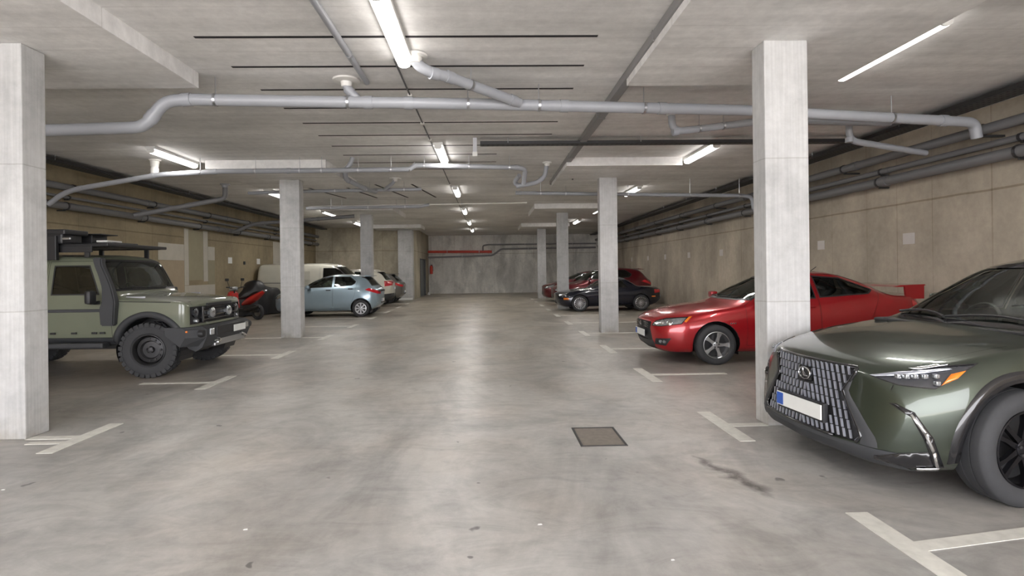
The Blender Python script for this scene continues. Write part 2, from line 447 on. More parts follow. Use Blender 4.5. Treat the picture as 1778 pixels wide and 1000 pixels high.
sign(-1, 22.1, 2.02, .3, .22, 'right bay sign on the left wall, nearer the cream van')
bm = bmesh.new(); box(bm, (WL, 20.75, 1.88), (WL + .05, 20.85, 2.0), .01); tag(obj('wall_hook', bm, 'dark_metal'), 'small dark wall fitting between the two left wall signs', 'fitting')
bm = bmesh.new(); box(bm, (WL, 26.9, 1.6), (WL + .03, 27.1, 1.82)); tag(obj('wall_box', bm, 'white'), 'small white box on the left wall behind the van', 'box')

# bay markings
def marking(poly, label):
    bm = bmesh.new()
    for pl in poly: prism(bm, pl, (1, 0, 0), (0, 1, 0), (0, 0, 1), .004, (0, 0, 0))
    tag(obj('bay_marking', bm, 'line'), label, 'floor marking', 'white T-shaped bay markings on the floor')
def rect(x0, x1, y0, y1): return [(x0, y0), (x1, y0), (x1, y1), (x0, y1)]
ordn = ['nearest', 'second', 'third', 'fourth', 'fifth', 'sixth', 'seventh', 'eighth', 'ninth', 'tenth', 'eleventh', 'twelfth']
yr = [2.85, 5.27, 7.84, 10.42, 13.0, 15.6, 18.2, 20.8, 23.4, 26.0, 28.6]
for j, y in enumerate(yr):
    ps = [rect(2.22, 2.36, y - .5, y + .5)]
    if j == 0: ps.append([(2.36, y + .03), (2.36, y + .13), (4.6, y + .52), (4.6, y + .42)])
    elif j == 1: ps.append(rect(2.36, 2.71, y - .05, y + .05))
    else: ps.append(rect(2.36, 3.45 if j == 2 else 4.6, y - .05, y + .05))
    marking(ps, '%s T-shaped white bay marking along the right side of the aisle' % ordn[j])
yl = [5.26, 7.80, 10.35, 13.0, 15.6, 18.2, 20.8, 23.4, 26.0]
for j, y in enumerate(yl):
    ps = [rect(-3.96, -3.82, y - .46, y + .46)]
    ps.append(rect(-4.40 if j == 0 else (-4.95 if j == 1 else -5.8), -3.96, y - .05, y + .05))
    if j == 0: ps.append(rect(-4.28, -3.96, y - .2, y - .13))
    marking(ps, '%s T-shaped white bay marking along the left side of the aisle' % ordn[j])

bm = bmesh.new(); box(bm, (.79, 4.70, 0), (1.20, 5.26, .004)); cv = tag(obj('drain_cover', bm, 'manhole'), 'square rusty steel cover set in the floor near the right aisle marking', 'cover')
bm = bmesh.new()
for lo, hi in (((.79, 4.70, .004), (1.20, 4.72, .008)), ((.79, 5.24, .004), (1.20, 5.26, .008)), ((.79, 4.72, .004), (.81, 5.24, .008)), ((1.18, 4.72, .004), (1.20, 5.24, .008))): box(bm, lo, hi)
obj('cover_frame', bm, 'dark_metal', cv)
for x, y, s, lb in ((.28, 3.28, .018, 'small white litter fragment in the middle of the aisle'), (.95, 2.85, .012, 'tiny pale litter fragment at the lower middle right'), (-1.5, 3.3, .016, 'small white litter fragment left of the aisle middle'), (-3.55, 4.0, .014, 'tiny white litter fragment below the nearest left marking')):
    bm = bmesh.new(); prism(bm, [(0, 0), (s * 1.6, .2 * s), (s * 1.3, s), (.2 * s, .8 * s)], (1, 0, 0), (0, 1, 0), (0, 0, 1), .003, (x, y, .0)); tag(obj('paper_scrap', bm, 'debris'), lb, 'litter', 'small scraps on the floor')

# ---------------------------------------------------------------- batten lights
def batten():
    root = empty('batten_light', (0, 0, CZ))
    bm = bmesh.new(); box(bm, (-.095, -.78, -.05), (.095, .78, 0), .008); obj('housing', bm, 'white', root)
    bm = bmesh.new()
    pr = [(-.062, -.05), (-.072, -.075), (-.06, -.11), (-.025, -.125), (.025, -.125), (.06, -.11), (.072, -.075), (.062, -.05)]
    prism(bm, pr, (1, 0, 0), (0, 0, 1), (0, 1, 0), 1.5, (0, -.75, 0)); obj('diffuser', bm, 'tube', root)
    for s in (-1, 1):
        bm = bmesh.new(); prism(bm, [(x * 1.03, z) for x, z in pr], (1, 0, 0), (0, 0, 1), (0, s, 0), .02, (0, s * .75, 0)); obj('end_cap', bm, 'white', root)
    ld = bpy.data.lights.new('lamp_light', 'AREA'); ld.shape = 'RECTANGLE'; ld.size = .11; ld.size_y = 1.44; ld.energy = LAMP_W; ld.color = (1.0, .965, .925)
    lo = bpy.data.objects.new('lamp_light', ld); lo.location = (0, 0, -.13); link(lo, root)
    return root
def copy_tree(o, parent=None):
    c = o.copy(); COL.objects.link(c); c.parent = parent
    for ch in o.children: copy_tree(ch, c)
    return c
proto = batten(); first = True
def light(x, y, lb, tilt=0):
    global first
    o = proto if first else copy_tree(proto); first = False
    o.location = (x, y, CZ); tag(o, lb, 'ceiling light', 'lit batten lights on the ceiling'); return o
rows = ['nearest', 'second', 'third', 'fourth', 'fifth', 'farthest']
for j, y in enumerate((5.3, 10.85, 16.0, 21.2, 26.3, 31.2)): light(-.91, y, '%s lit batten light in the row above the middle of the aisle' % rows[j])
for j, y in enumerate((5.8, 10.95, 16.2, 21.4, 26.4)): light(4.36, y, '%s lit batten light in the row above the right-hand cars' % rows[j])
for j, y in enumerate((11.0, 16.3, 21.5, 26.3)): light(-6.28, y, '%s lit batten light in the row above the left-hand cars' % rows[j])

# ---------------------------------------------------------------- pipes
def lerp_path(pts, s):
    pts = [Vector(p) for p in pts]
    for a, b in zip(pts, pts[1:]):
        L = (b - a).length
        if s <= L: return a + (b - a) * (s / L), (b - a).normalized()
        s -= L
    return pts[-1], (pts[-1] - pts[-2]).normalized()
def plen(pts): return sum((Vector(b) - Vector(a)).length for a, b in zip(pts, pts[1:]))
def ring_at(p, d, r, w, seg=14):
    bm = bmesh.new(); tube(bm, [p - d * w / 2, p + d * w / 2], r, seg); return bm
def pipe(name, pts, r, m, label, cat='pipe', clamps=(), collars=(), flange=None, fillet=.12, rods=True, group=None, fl_r=.15, seg=14, stub=()):
    root = empty(name, pts[0])
    O = Vector(pts[0]); L = [Vector(p) - O for p in pts]
    bm = bmesh.new(); tube(bm, L, r, seg, fillet); obj('pipe_run', bm, m, root, True)
    T = plen(L)
    for s in clamps:
        p, d = lerp_path(L, s * T if s <= 1 else s)
        bm = ring_at(p, d, r * 1.10, .03)
        if rods and abs(d.z) < .7:
            top = CZ - O.z
            tube(bm, [p + Vector((0, 0, r)), Vector((p.x, p.y, top))], .006, 6)
        obj('clamp', bm, 'galv', root, True)
    for s in collars:
        p, d = lerp_path(L, s * T if s <= 1 else s)
        obj('collar', ring_at(p, d, r * 1.13, r * 1.5), m, root, True)
    if flange:
        bm = bmesh.new(); p = L[0]; lathe(bm, [(.001, 0), (fl_r, 0), (fl_r * .96, -.02), (r * 1.3, -.03), (r * 1.15, -.09)], 20, 'z', p); obj('flange', bm, flange, root, True)
    tag(root, label, cat, group); return root

pipe('drain_pipe', [(-9.1, 6.6, 3.20), (-5.3, 6.6, 3.29), (-4.12, 6.6, 3.32), (-3.88, 6.62, 3.64), (-3.6, 6.63, 3.66), (.03, 6.9, 3.665), (3.5, 7.25, 3.67), (7.04, 7.67, 3.60), (7.10, 7.7, 3.38)], .072, 'pvc',
     'thick grey drain pipe crossing the whole ceiling behind the two nearest columns', clamps=[.36, .455, .545, .60, .685, .82, .905], collars=[.31, .34, .47, .50, .62, .70, .955], fillet=.13)
pipe('drain_pipe', [(-.78, 6.0, CZ - .006), (-.77, 6.0, 3.84), (-.62, 6.08, 3.77), (-.42, 6.22, 3.77), (.42, 6.88, 3.675)], .062, 'pvc',
     'grey branch pipe slanting from a round ceiling flange beside the nearest middle light', flange='pvc_white', clamps=[.52], collars=[.20, .33, .93], fillet=.09, fl_r=.14)
pipe('drain_pipe', [(-1.73, 6.75, CZ - .006), (-1.73, 6.75, 3.83), (-1.60, 6.8, 3.70)], .055, 'pvc', 'short grey branch pipe with a wide ceiling flange, above the main drain pipe', flange='pvc_white', collars=[.5], fillet=.06, fl_r=.17)
pipe('drain_pipe', [(2.78, 8.1, CZ - .006), (2.80, 8.1, 3.60), (4.3, 8.15, 3.78), (6.2, 8.2, 3.74)], .055, 'pvc', 'thin grey pipe dropping from a white flange, left of the nearest right column', flange='pvc_white', clamps=[.2, .3], collars=[.1], fillet=.18, fl_r=.12)
pipe('drain_pipe', [(5.70, 8.4, CZ - .006), (5.70, 8.4, 3.52), (7.25, 8.8, 3.40)], .05, 'pvc', 'grey pipe dropping from a ceiling flange, right of the nearest right column', flange='pvc_white', collars=[.2], fillet=.16, fl_r=.11)
pipe('drain_pipe', [(-9.05, 11.35, 3.02), (-8.75, 11.35, 3.24), (-8.45, 11.33, 3.33), (-6.77, 11.3, 3.60), (-5.5, 11.3, 3.66), (-3.3, 11.3, 3.66), (-1.62, 11.3, 3.67)], .052, 'pvc', 'grey drain pipe running in front of the second left ceiling slab', clamps=[.43, .58, .70, .76, .86, .95], collars=[.10, .3, .47, .67], fillet=.12)
pipe('drain_pipe', [(-1.62, 11.3, 3.67), (-1.5, 11.3, 3.75), (.62, 11.3, 3.69), (.80, 11.35, 3.66), (.78, 11.6, 3.40)], .052, 'pvc', 'grey drain pipe passing under the second middle light', clamps=[.12, .45, .75], collars=[.05, .8], fillet=.08)
pipe('drain_pipe', [(1.33, 12.0, CZ - .006), (1.28, 12.0, 3.62), (1.1, 12.0, 3.48), (.68, 12.05, 3.42), (.60, 12.0, 3.50), (.70, 11.75, 3.60)], .05, 'pvc', 'curved grey trap pipe hanging right of the second middle light', flange='pvc_white', collars=[.3, .7], fillet=.1, fl_r=.1)
pipe('drain_pipe', [(-6.92, 11.42, CZ - .006), (-6.92, 11.42, 3.62)], .07, 'pvc_white', 'short upright white pipe beside the nearest left light', collars=[.3, .75], flange='pvc_white', fl_r=.12)
pipe('drain_pipe', [(.75, 14.4, 3.60), (4.4, 14.4, 3.52), (6.9, 14.4, 3.47), (7.1, 14.4, 3.42), (7.15, 14.4, 3.10)], .05, 'pvc', 'grey pipe crossing behind the second right column', clamps=[.1, .2, .45, .7, .9], collars=[.02, .6], fillet=.1)
pipe('drain_pipe', [(-6.3, 14.4, 3.66), (-4.36, 14.4, 3.70), (-1.75, 14.4, 3.72)], .045, 'pvc', 'grey pipe crossing behind the second left column', clamps=[.2, .5, .7, .9], collars=[.3, .62], fillet=.1)
pipe('drain_pipe', [(-2.98, 11.35, 3.66), (-2.85, 11.35, 3.80), (-2.80, 11.35, CZ)], .045, 'pvc', 'short riser pipe joining the ceiling above the left drain pipe', collars=[.5], fillet=.03)
pipe('drain_pipe', [(-3.3, 12.6, CZ - .006), (-3.3, 12.7, 3.72), (-3.05, 13.6, 3.62), (-2.95, 14.35, 3.66)], .06, 'pvc', 'thick grey pipe running back between two cross pipes left of the aisle', collars=[.2, .6], flange='pvc', fillet=.08, fl_r=.11)
pipe('drain_pipe', [(-2.35, 13.9, CZ - .006), (-2.4, 13.9, 3.82), (-2.7, 14.2, 3.68)], .045, 'pvc', 'small grey branch pipe under a flat ceiling flange left of the aisle', flange='pvc_white', fillet=.05, fl_r=.15)
pipe('drain_pipe', [(-7.0, 14.6, CZ - .006), (-7.0, 14.6, 3.55), (-7.9, 14.2, 3.30), (-8.95, 13.9, 3.05)], .065, 'pvc_dark', 'dark grey pipe slanting down from the ceiling to the left wall pipes', flange='pvc', collars=[.2, .5], fillet=.12, fl_r=.13)
pipe('drain_pipe', [(-4.9, 20.0, 3.60), (-6.8, 19.6, 3.42), (-8.3, 19.4, 3.30), (-9.0, 19.3, 3.0)], .065, 'pvc_dark', 'dark grey pipe bending down towards the left wall behind the second left column', collars=[.3, .75], fillet=.2)
pipe('drain_pipe', [(-9.0, 9.4, CZ - .006), (-9.0, 9.5, 3.05)], .11, 'pvc_dark', 'thick upright dark pipe in the left wall corner beside the nearest left column', collars=[.3, .9])
pipe('drain_pipe', [(-5.9, 18.0, 3.72), (1.31, 18.0, 3.78)], .022, 'pvc_white', 'thin pale conduit crossing the aisle ceiling between the third lights', clamps=[.15, .4, .7])
pipe('drain_pipe', [(-5.9, 17.75, 3.64), (-2.2, 17.75, 3.66), (-1.9, 17.75, 3.72)], .05, 'pvc', 'grey pipe hanging below the thin pale conduit on the left', clamps=[.2, .5, .8], collars=[.9], fillet=.05)
# straight runs along the hall
pipe('conduit', [(-1.48, 3.0, 3.90), (-1.48, 6.75, 3.90)], .035, 'pvc', 'pale conduit running along the ceiling left of the nearest middle light', cat='conduit', clamps=[.77], rods=False)
root = empty('cable_duct', (1.74, 3.0, 3.86)); bm = bmesh.new(); box(bm, (-.06, 0, -.02), (.06, 11.6, .08), .01); obj('duct_run', bm, 'duct', root)
for s in (2.4, 5.2, 8.1, 10.6):
    bm = bmesh.new(); box(bm, (-.066, s, -.026), (.066, s + .05, .08)); obj('joint_sleeve', bm, 'duct', root)
tag(root, 'long dark grey duct along the ceiling right of the aisle middle', 'duct')
root = empty('conduit', (-1.03, 6.1, CZ)); bm = bmesh.new(); tube(bm, [(0, 0, -.012), (0, 25.8, -.012)], .012, 8); obj('pipe_run', bm, 'pvc_dark', root)
for s in (1.2, 2.6, 3.7, 5.9, 8.8, 11.0):
    bm = bmesh.new(); box(bm, (-.03, s, -.035), (.03, s + .07, 0)); obj('junction_clip', bm, 'pvc_white', root)
tag(root, 'thin dark conduit feeding the middle row of ceiling lights', 'conduit')

# wall pipe runs
def wall_run(x, z, r, m, y0, y1, label, step=2.6):
    root = empty('wall_pipe', (x, y0, z)); bm = bmesh.new(); tube(bm, [(0, 0, 0), (0, y1 - y0, 0)], r, 12); obj('pipe_run', bm, m, root, True)
    s = 1.2; w = (WR - x) if x > 0 else (WL - x)
    while s < y1 - y0:
        bm = bmesh.new(); box(bm, (min(0, w), s - .02, -r - .03), (max(0, w), s + .02, -r + .0)); tube(bm, [(0, s - .02, 0), (0, s + .02, 0)], r + .012, 12); obj('bracket', bm, 'dark_metal', root); s += step
    s = 2.4
    while s < y1 - y0:
        bm = bmesh.new(); tube(bm, [(0, s - .08, 0), (0, s + .08, 0)], r * 1.15, 12); obj('collar', bm, m, root, True); s += step * 1.5
    tag(root, label, 'pipe', 'pipes along the side walls'); return root
wall_run(7.42, 3.12, .085, 'pvc_dark', 3.5, 36.4, 'lowest dark pipe along the right wall', 2.7)
wall_run(7.46, 3.32, .05, 'pvc_dark', 3.5, 36.4, 'thin dark pipe just above the lowest right wall pipe', 2.7)
wall_run(7.28, 3.52, .075, 'pvc_dark', 3.5, 36.4, 'upper dark pipe along the right wall', 3.1)
wall_run(-9.12, 3.05, .08, 'pvc_dark', 8.0, 29.2, 'lowest dark pipe along the left wall', 2.7)
wall_run(-9.12, 3.46, .075, 'pvc_dark', 8.0, 29.2, 'upper dark pipe along the left wall', 2.9)
wall_run(-9.2, 3.26, .03, 'pvc_dark', 8.0, 29.2, 'thin dark pipe between the two thick left wall pipes', 2.9)

def tray(p0, p1, w, label, rungs=.3, m='dark_metal'):
    p0 = Vector(p0); p1 = Vector(p1); root = empty('cable_tray', p0); d = (p1 - p0); L = d.length; d.normalize(); side = Vector((-d.y, d.x, 0))
    bm = bmesh.new()
    for s in (-1, 1):
        c = side * s * w / 2; prism(bm, [(0, -.03), (L, -.03), (L, .03), (0, .03)], d, (0, 0, 1), side, .004, c)
    obj('rail', bm, m, root)
    bm = bmesh.new(); prism(bm, [(0, -w / 2), (L, -w / 2), (L, w / 2), (0, w / 2)], d, side, (0, 0, 1), .003, (0, 0, -.03)); obj('tray_floor', bm, 'perf', root)
    bm = bmesh.new()
    for j in range(5):
        c = side * (j - 2) * w * .17
        tube(bm, [c + Vector((0, 0, -.008)), d * L * .35 + c + side * .01 + Vector((0, 0, -.006)), d * L * .7 + c - side * .012 + Vector((0, 0, -.008)), d * L + c + Vector((0, 0, -.008))], .012, 6)
    obj('cables', bm, 'black', root)
    t = .5
    while t < L:
        for s in (-1, 1):
            bm = bmesh.new(); q = d * t + side * s * w / 2; tube(bm, [q, Vector((q.x, q.y, CZ - p0.z))], .006, 6); obj('hanger_rod', bm, 'galv', root)
        t += 2.4
    return tag(root, label, 'cable tray')
tray((-.12, 9.8, 3.84), (6.7, 9.8, 3.84), .16, 'dark cable tray crossing the right half of the ceiling before the second slab', .12)
tray((6.98, 3.5, 3.84), (6.98, 36.0, 3.84), .34, 'long dark cable tray full of cables along the right wall', .35)
tray((-8.7, 8.0, 3.84), (-8.7, 29.0, 3.84), .3, 'long dark cable tray along the left wall', .35)
bm = bmesh.new(); box(bm, (-.26, 9.72, 3.60), (-.17, 9.80, 3.68), .006); sn = obj('ceiling_sensor', bm, 'white'); tag(sn, 'small white box hanging at the left end of the cross cable tray', 'sensor')
bm = bmesh.new(); box(bm, (-.25, 9.74, 3.68), (-.18, 9.79, CZ)); obj('stem', bm, 'galv', sn)
# little cable bundle by the duct end
root = empty('cable_bundle', (2.0, 13.2, CZ)); bm = bmesh.new()
for j in range(4): tube(bm, [(0, 0, -.03 - j * .03), (.08, 0, -.03 - j * .03)], .008, 6)
box(bm, (.07, -.02, -.2), (.1, .02, 0)); obj('bracket', bm, 'dark_metal', root); tag(root, 'small comb-like bracket beside the far end of the grey duct', 'bracket')

# back wall pipework
pipe('sprinkler_pipe', [(BOX_X, 36.55, 2.84), (.25, 36.55, 2.80)], .085, 'redpaint', 'bright red fire pipe along the back wall', clamps=[.3, .8], collars=[.95], rods=False)
pipe('wall_pipe', [(-.35, 36.55, 2.86), (-.35, 36.5, 3.22), (.0, 36.5, 3.28), (7.3, 36.5, 3.28)], .05, 'duct', 'upper grey pipe rising from the red fire pipe valve on the back wall', clamps=[.4, .8], rods=False, fillet=.12)
pipe('wall_pipe', [(BOX_X, 36.6, 2.46), (.3, 36.6, 2.56), (.9, 36.6, 2.98), (7.3, 36.6, 3.02)], .06, 'duct', 'lower grey pipe on the back wall with a slanting step', clamps=[.2, .6], rods=False, fillet=.15)
root = empty('fire_extinguisher', (-3.85, 36.62, 1.35)); bm = bmesh.new(); lathe(bm, [(.001, 0), (.09, 0), (.1, .02), (.1, .46), (.06, .54), (.03, .57), (.001, .57)], 18, 'z'); obj('cylinder', bm, 'redpaint', root, True)
bm = bmesh.new(); box(bm, (-.04, -.02, .56), (.08, .02, .62)); tube(bm, [(.05, 0, .58), (.13, -.03, .45), (.12, -.03, .2)], .012, 8, .04); obj('hose_and_valve', bm, 'black', root)
bm = bmesh.new(); box(bm, (-.05, .06, .2), (.05, .18, .3)); obj('wall_bracket', bm, 'dark_metal', root)
tag(root, 'red fire extinguisher hung on the back wall near the grey door', 'extinguisher')
bm = bmesh.new(); box(bm, (-.68, 36.74, 1.38), (-.56, 36.8, 1.52)); tag(obj('wall_switch', bm, 'white'), 'small white switch box in the middle of the back wall', 'switch')
bm = bmesh.new(); lathe(bm, [(.001, 0), (.10, 0), (.10, .03), (.05, .12), (.05, .16), (.001, .17)], 14, 'z', (-4.02 + .12, 35.4, 0)); tag(obj('door_stop', bm, 'white'), 'small white stop on the floor beside the grey door', 'door stop')
# ---------------------------------------------------------------- vehicles: lofted body shells, cut into panels
def pchip(tab):
    xs = [t[0] for t in tab]; ys = [t[1] for t in tab]; n = len(xs)
    if n == 1: return lambda x: ys[0]
    h = [xs[i + 1] - xs[i] for i in range(n - 1)]; dl = [(ys[i + 1] - ys[i]) / h[i] for i in range(n - 1)]
    m = [dl[0]] + [0] * (n - 2) + [dl[-1]]
    for i in range(1, n - 1):
        if dl[i - 1] * dl[i] > 0:
            w1 = 2 * h[i] + h[i - 1]; w2 = h[i] + 2 * h[i - 1]; m[i] = (w1 + w2) / (w1 / dl[i - 1] + w2 / dl[i])
    def f(x):
        if x <= xs[0]: return ys[0]
        if x >= xs[-1]: return ys[-1]
        i = 0
        while x > xs[i + 1]: i += 1
        t = (x - xs[i]) / h[i]; t2 = t * t; t3 = t2 * t
        return (2 * t3 - 3 * t2 + 1) * ys[i] + (t3 - 2 * t2 + t) * h[i] * m[i] + (-2 * t3 + 3 * t2) * ys[i + 1] + (t3 - t2) * h[i] * m[i + 1]
    return f

RF = [.3, .45, .5, .4, .35, .5]
def loft_body(S, st=.045, pw=2.3):
    L = S['L']; f = {k: pchip(v) for k, v in S.items() if isinstance(v, list) and k != 'rf'}
    rf = S.get('rf', RF)
    xs = [0, .012, .03, .055, .085]; x = .12
    while x < L - .1: xs.append(x); x += st
    xs += [L - .085, L - .055, L - .03, L - .012, L]
    bm = bmesh.new(); rings = []
    W = max(v for _, v in S['ww'])
    for x in xs:
        zb, ws, ww, zw, wb, zbt, wr, zt, dr = (f[k](x) for k in ('zb', 'ws', 'ww', 'zw', 'wb', 'zbt', 'wr', 'zt', 'dr'))
        P = [(0, zb), (ws * .86, zb), (ws, zb + min(.10, (zw - zb) * .4)), (ww, zw), (wb, zbt), (wr, zt - dr), (wr * .55, zt - dr * .22), (0, zt)]
        out = [P[0]]
        for k in range(1, 7):
            a, b, c = P[k - 1], P[k], P[k + 1]; r = rf[k - 1]
            p = (b[0] + (a[0] - b[0]) * r, b[1] + (a[1] - b[1]) * r); q = (b[0] + (c[0] - b[0]) * r, b[1] + (c[1] - b[1]) * r)
            for t in (0, .25, .5, .75, 1): out.append(tuple(p[i] * (1 - t) ** 2 + b[i] * 2 * t * (1 - t) + q[i] * t * t for i in (0, 1)))
            nx = P[k + 1]
            if k < 6:
                r2 = rf[k]; q2 = (nx[0] + (b[0] - nx[0]) * r2, nx[1] + (b[1] - nx[1]) * r2)
                if math.hypot(q2[0] - q[0], q2[1] - q[1]) > .03 or True:
                    for t in (1 / 3, 2 / 3): out.append((q[0] + (q2[0] - q[0]) * t, q[1] + (q2[1] - q[1]) * t))
        for t in (.33, .66): out.append((q[0] * (1 - t), q[1] + (zt - q[1]) * t))
        out.append(P[7])
        c = f['bow'](x)
        rk = S.get('rake', 0) * max(0.0, 1 - x / .8); ring = [(x + c * (abs(y) / W) ** pw + rk * (z - .38), y, z) for y, z in out]
        full = ring + [(a, -b, d) for a, b, d in ring[1:-1][::-1]]
        rings.append([bm.verts.new(p) for p in full])
    n = len(rings[0]); hn = n // 2
    for a, b in zip(rings, rings[1:]):
        for i in range(n):
            j = (i + 1) % n; bm.faces.new((a[i], b[i], b[j], a[j]))
    for rg, flip, x in ((rings[0], True, 0), (rings[-1], False, L)):
        # close with strips running across the car
        c = f['bow'](x); prev = None; rk = S.get('rake', 0) if flip else 0
        for i in range(1, hn):
            A, B = rg[i], rg[n - i]; K = 9; row = [A]
            for t in range(1, K):
                y = A.co.y + (B.co.y - A.co.y) * t / K; row.append(bm.verts.new((x + c * (abs(y) / W) ** pw + rk * (A.co.z - .38), y, A.co.z)))
            row.append(B)
            if prev is None:
                mid = rg[0]
                for t in range(K):
                    bm.faces.new((mid, row[t], row[t + 1]))
            else:
                for t in range(K): bm.faces.new((prev[t], prev[t + 1], row[t + 1], row[t]))
            prev = row
        for t in range(len(prev) - 1): bm.faces.new((rg[hn], prev[t], prev[t + 1]))
    bmesh.ops.recalc_face_normals(bm, faces=bm.faces[:])
    return bm

AX = {'side': (Vector((1, 0, 0)), Vector((0, 0, 1))), 'front': (Vector((0, 1, 0)), Vector((0, 0, 1))), 'top': (Vector((1, 0, 0)), Vector((0, 1, 0)))}

class Car:
    def __init__(s, name, label, cat, spec, loc, rz, pt, group=None):
        s.S = spec; s.pt = pt; s.root = empty(name, loc, rz); tag(s.root, label, cat, group)
        s.bm = loft_body(spec)
        s.bm.normal_update()
        me = bpy.data.meshes.new('tmp'); s.bm.to_mesh(me); me.calc_loop_triangles()
        s.rv = [v.co.copy() for v in me.vertices]; s.rn = [Vector(v.normal) for v in me.vertices]
        s.tri = [tuple(t.vertices) for t in me.loop_triangles]
        s.bvh = BVHTree.FromPolygons(s.rv, s.tri); bpy.data.meshes.remove(me)
        s.arches = []
    def nrm(s, co):
        p, _, i, _ = s.bvh.find_nearest(co)
        a, b, c = s.tri[i]
        w = barycentric_transform(p, s.rv[a], s.rv[b], s.rv[c], Vector((1, 0, 0)), Vector((0, 1, 0)), Vector((0, 0, 1)))
        n = s.rn[a] * max(w.x, 0) + s.rn[b] * max(w.y, 0) + s.rn[c] * max(w.z, 0)
        return n.normalized() if n.length > 1e-6 else s.rn[a]
    def hit(s, o, d):
        r = s.bvh.ray_cast(Vector(o), Vector(d).normalized()); return r[0], (s.nrm(r[0]) if r[0] else None)
    def planes(s, poly, u, v, gap=0):
        A = sum(poly[i][0] * poly[(i + 1) % len(poly)][1] - poly[(i + 1) % len(poly)][0] * poly[i][1] for i in range(len(poly)))
        if A < 0: poly = poly[::-1]
        out = []
        for i in range(len(poly)):
            a, b = poly[i], poly[(i + 1) % len(poly)]; dx, dy = b[0] - a[0], b[1] - a[1]; L = math.hypot(dx, dy)
            if L < 1e-6: continue
            nx, ny = -dy / L, dx / L
            out.append((u * (a[0] + nx * gap) + v * (a[1] + ny * gap), u * nx + v * ny))
        return out
    def split(s, bm, cand, planes):
        for co, no in planes:
            if not cand: return []
            g = set(cand)
            for f in cand: g.update(f.edges); g.update(f.verts)
            r = bmesh.ops.bisect_plane(bm, geom=list(g), dist=1e-6, plane_co=co, plane_no=no)
            fs = [x for x in r['geom'] if isinstance(x, bmesh.types.BMFace) and x.is_valid]
            cand = [f for f in fs if (f.calc_center_median() - co).dot(no) > 0]
        return cand
    def carve(s, poly, axis, filt, gap=0.0, keep=True, bm=None):
        bm = bm or s.bm
        u, v = AX[axis] if isinstance(axis, str) else (Vector((math.cos(axis), math.sin(axis), 0)), Vector((0, 0, 1)))
        bm.normal_update()
        cand = [f for f in bm.faces if filt(f.calc_center_median(), f.normal)]
        cand = s.split(bm, cand, s.planes(poly, u, v))
        ringf = []; inner = cand
        if gap > 0:
            inner = s.split(bm, cand, s.planes(poly, u, v, gap)); si = set(inner)
            # everything inside the outer polygon but not the inner one
            pl = s.planes(poly, u, v)
            allf = [f for f in bm.faces if f not in si and filt(f.calc_center_median(), f.normal)]
            ringf = [f for f in allf if all((f.calc_center_median() - co).dot(no) > -1e-6 for co, no in pl)]
        A = s.grab(inner) if keep else None; B = s.grab(ringf) if (keep and ringf) else None
        bmesh.ops.delete(bm, geom=list(set(inner) | set(ringf)), context='FACES')
        return A, B
    def grab(s, faces):
        nb = bmesh.new(); mp = {}
        for f in faces:
            vs = []
            for v in f.verts:
                if v not in mp: mp[v] = nb.verts.new(v.co)
                vs.append(mp[v])
            try: nb.faces.new(vs)
            except ValueError: pass
        return nb
    def emit(s, name, bm, m, parent=None, off=0.0, lab=None, thick=0):
        if bm is None: return None
        ns = [s.nrm(v.co) for v in bm.verts]
        bm.verts.ensure_lookup_table()
        for v, n in zip(bm.verts, ns): v.co += n * off
        me = bpy.data.meshes.new(name); bm.to_mesh(me); bm.free(); me.materials.append(M[m] if isinstance(m, str) else m)
        me.polygons.foreach_set('use_smooth', [True] * len(me.polygons))
        if len(me.polygons): me.normals_split_custom_set_from_vertices([tuple(n) for n in ns])
        o = bpy.data.objects.new(name, me); link(o, parent or s.root)
        if thick: 
            md = o.modifiers.new('thick', 'SOLIDIFY'); md.thickness = thick; md.offset = -1 if thick > 0 else 1
        if lab: o['label'] = lab
        return o
    def panel(s, name, poly, axis, side, m, gap=0.0, ringm=None, off=0.0, parent=None, ringname='trim', lim=None, lab=None, sides=(1, -1)):
        """cut a panel from the shell; side 'y' cuts on both flanks, 'f' on the front, 'r' on the rear"""
        res = []
        if side == 'y':
            for sg in sides:
                if isinstance(axis, str): ax, pl = axis, poly
                else: ax, pl = axis * sg, poly
                ft = (lambda c, n, sg=sg: c.y * sg > .02 and (lim is None or lim(c, n)))
                A, B = s.carve(pl, ax, ft, gap)
                o = s.emit(name, A, m, parent[sg] if isinstance(parent, dict) else parent, off, lab)
                if B and ringm: s.emit(ringname, B, ringm, o, 0.002)
                res.append(o)
            return dict(zip(sides, res))
        ft = (lambda c, n: (n.x < -.12 if side == 'f' else n.x > .12) and (lim is None or lim(c, n)))
        A, B = s.carve(poly, axis, ft, gap)
        o = s.emit(name, A, m, parent, off, lab)
        if B and ringm: s.emit(ringname, B, ringm, o, 0.002)
        return o
    def arch(s, x, z, r, W, well=True, n=26, zcut=None):
        poly = [(x + math.cos(2 * math.pi * i / n) * r, z + math.sin(2 * math.pi * i / n) * r) for i in range(n)]
        for sg in (1, -1):
            s.carve(poly, 'side', lambda c, nn, sg=sg: c.y * sg > W - .42, 0, False)
            bm = bmesh.new(); y0, y1 = (W - .42) * sg, (W - .035) * sg
            rr = r + .012; seg = 24; ra = []; rb = []
            for i in range(seg + 1):
                a = R(-25) + (R(230)) * i / seg
                px, pz = x + math.cos(a) * rr, z + math.sin(a) * rr
                yy = y1
                h, _ = s.hit((px, 3 * sg, pz), (0, -sg, 0))
                if h: yy = h.y - .004 * sg if abs(h.y) > W - .40 else y1
                ra.append(bm.verts.new((px, y0, pz))); rb.append(bm.verts.new((px, yy, pz)))
            for i in range(seg): bm.faces.new((ra[i], ra[i + 1], rb[i + 1], rb[i]))
            bm.faces.new(ra)
            obj('wheel_well', bm, 'black', s.root)
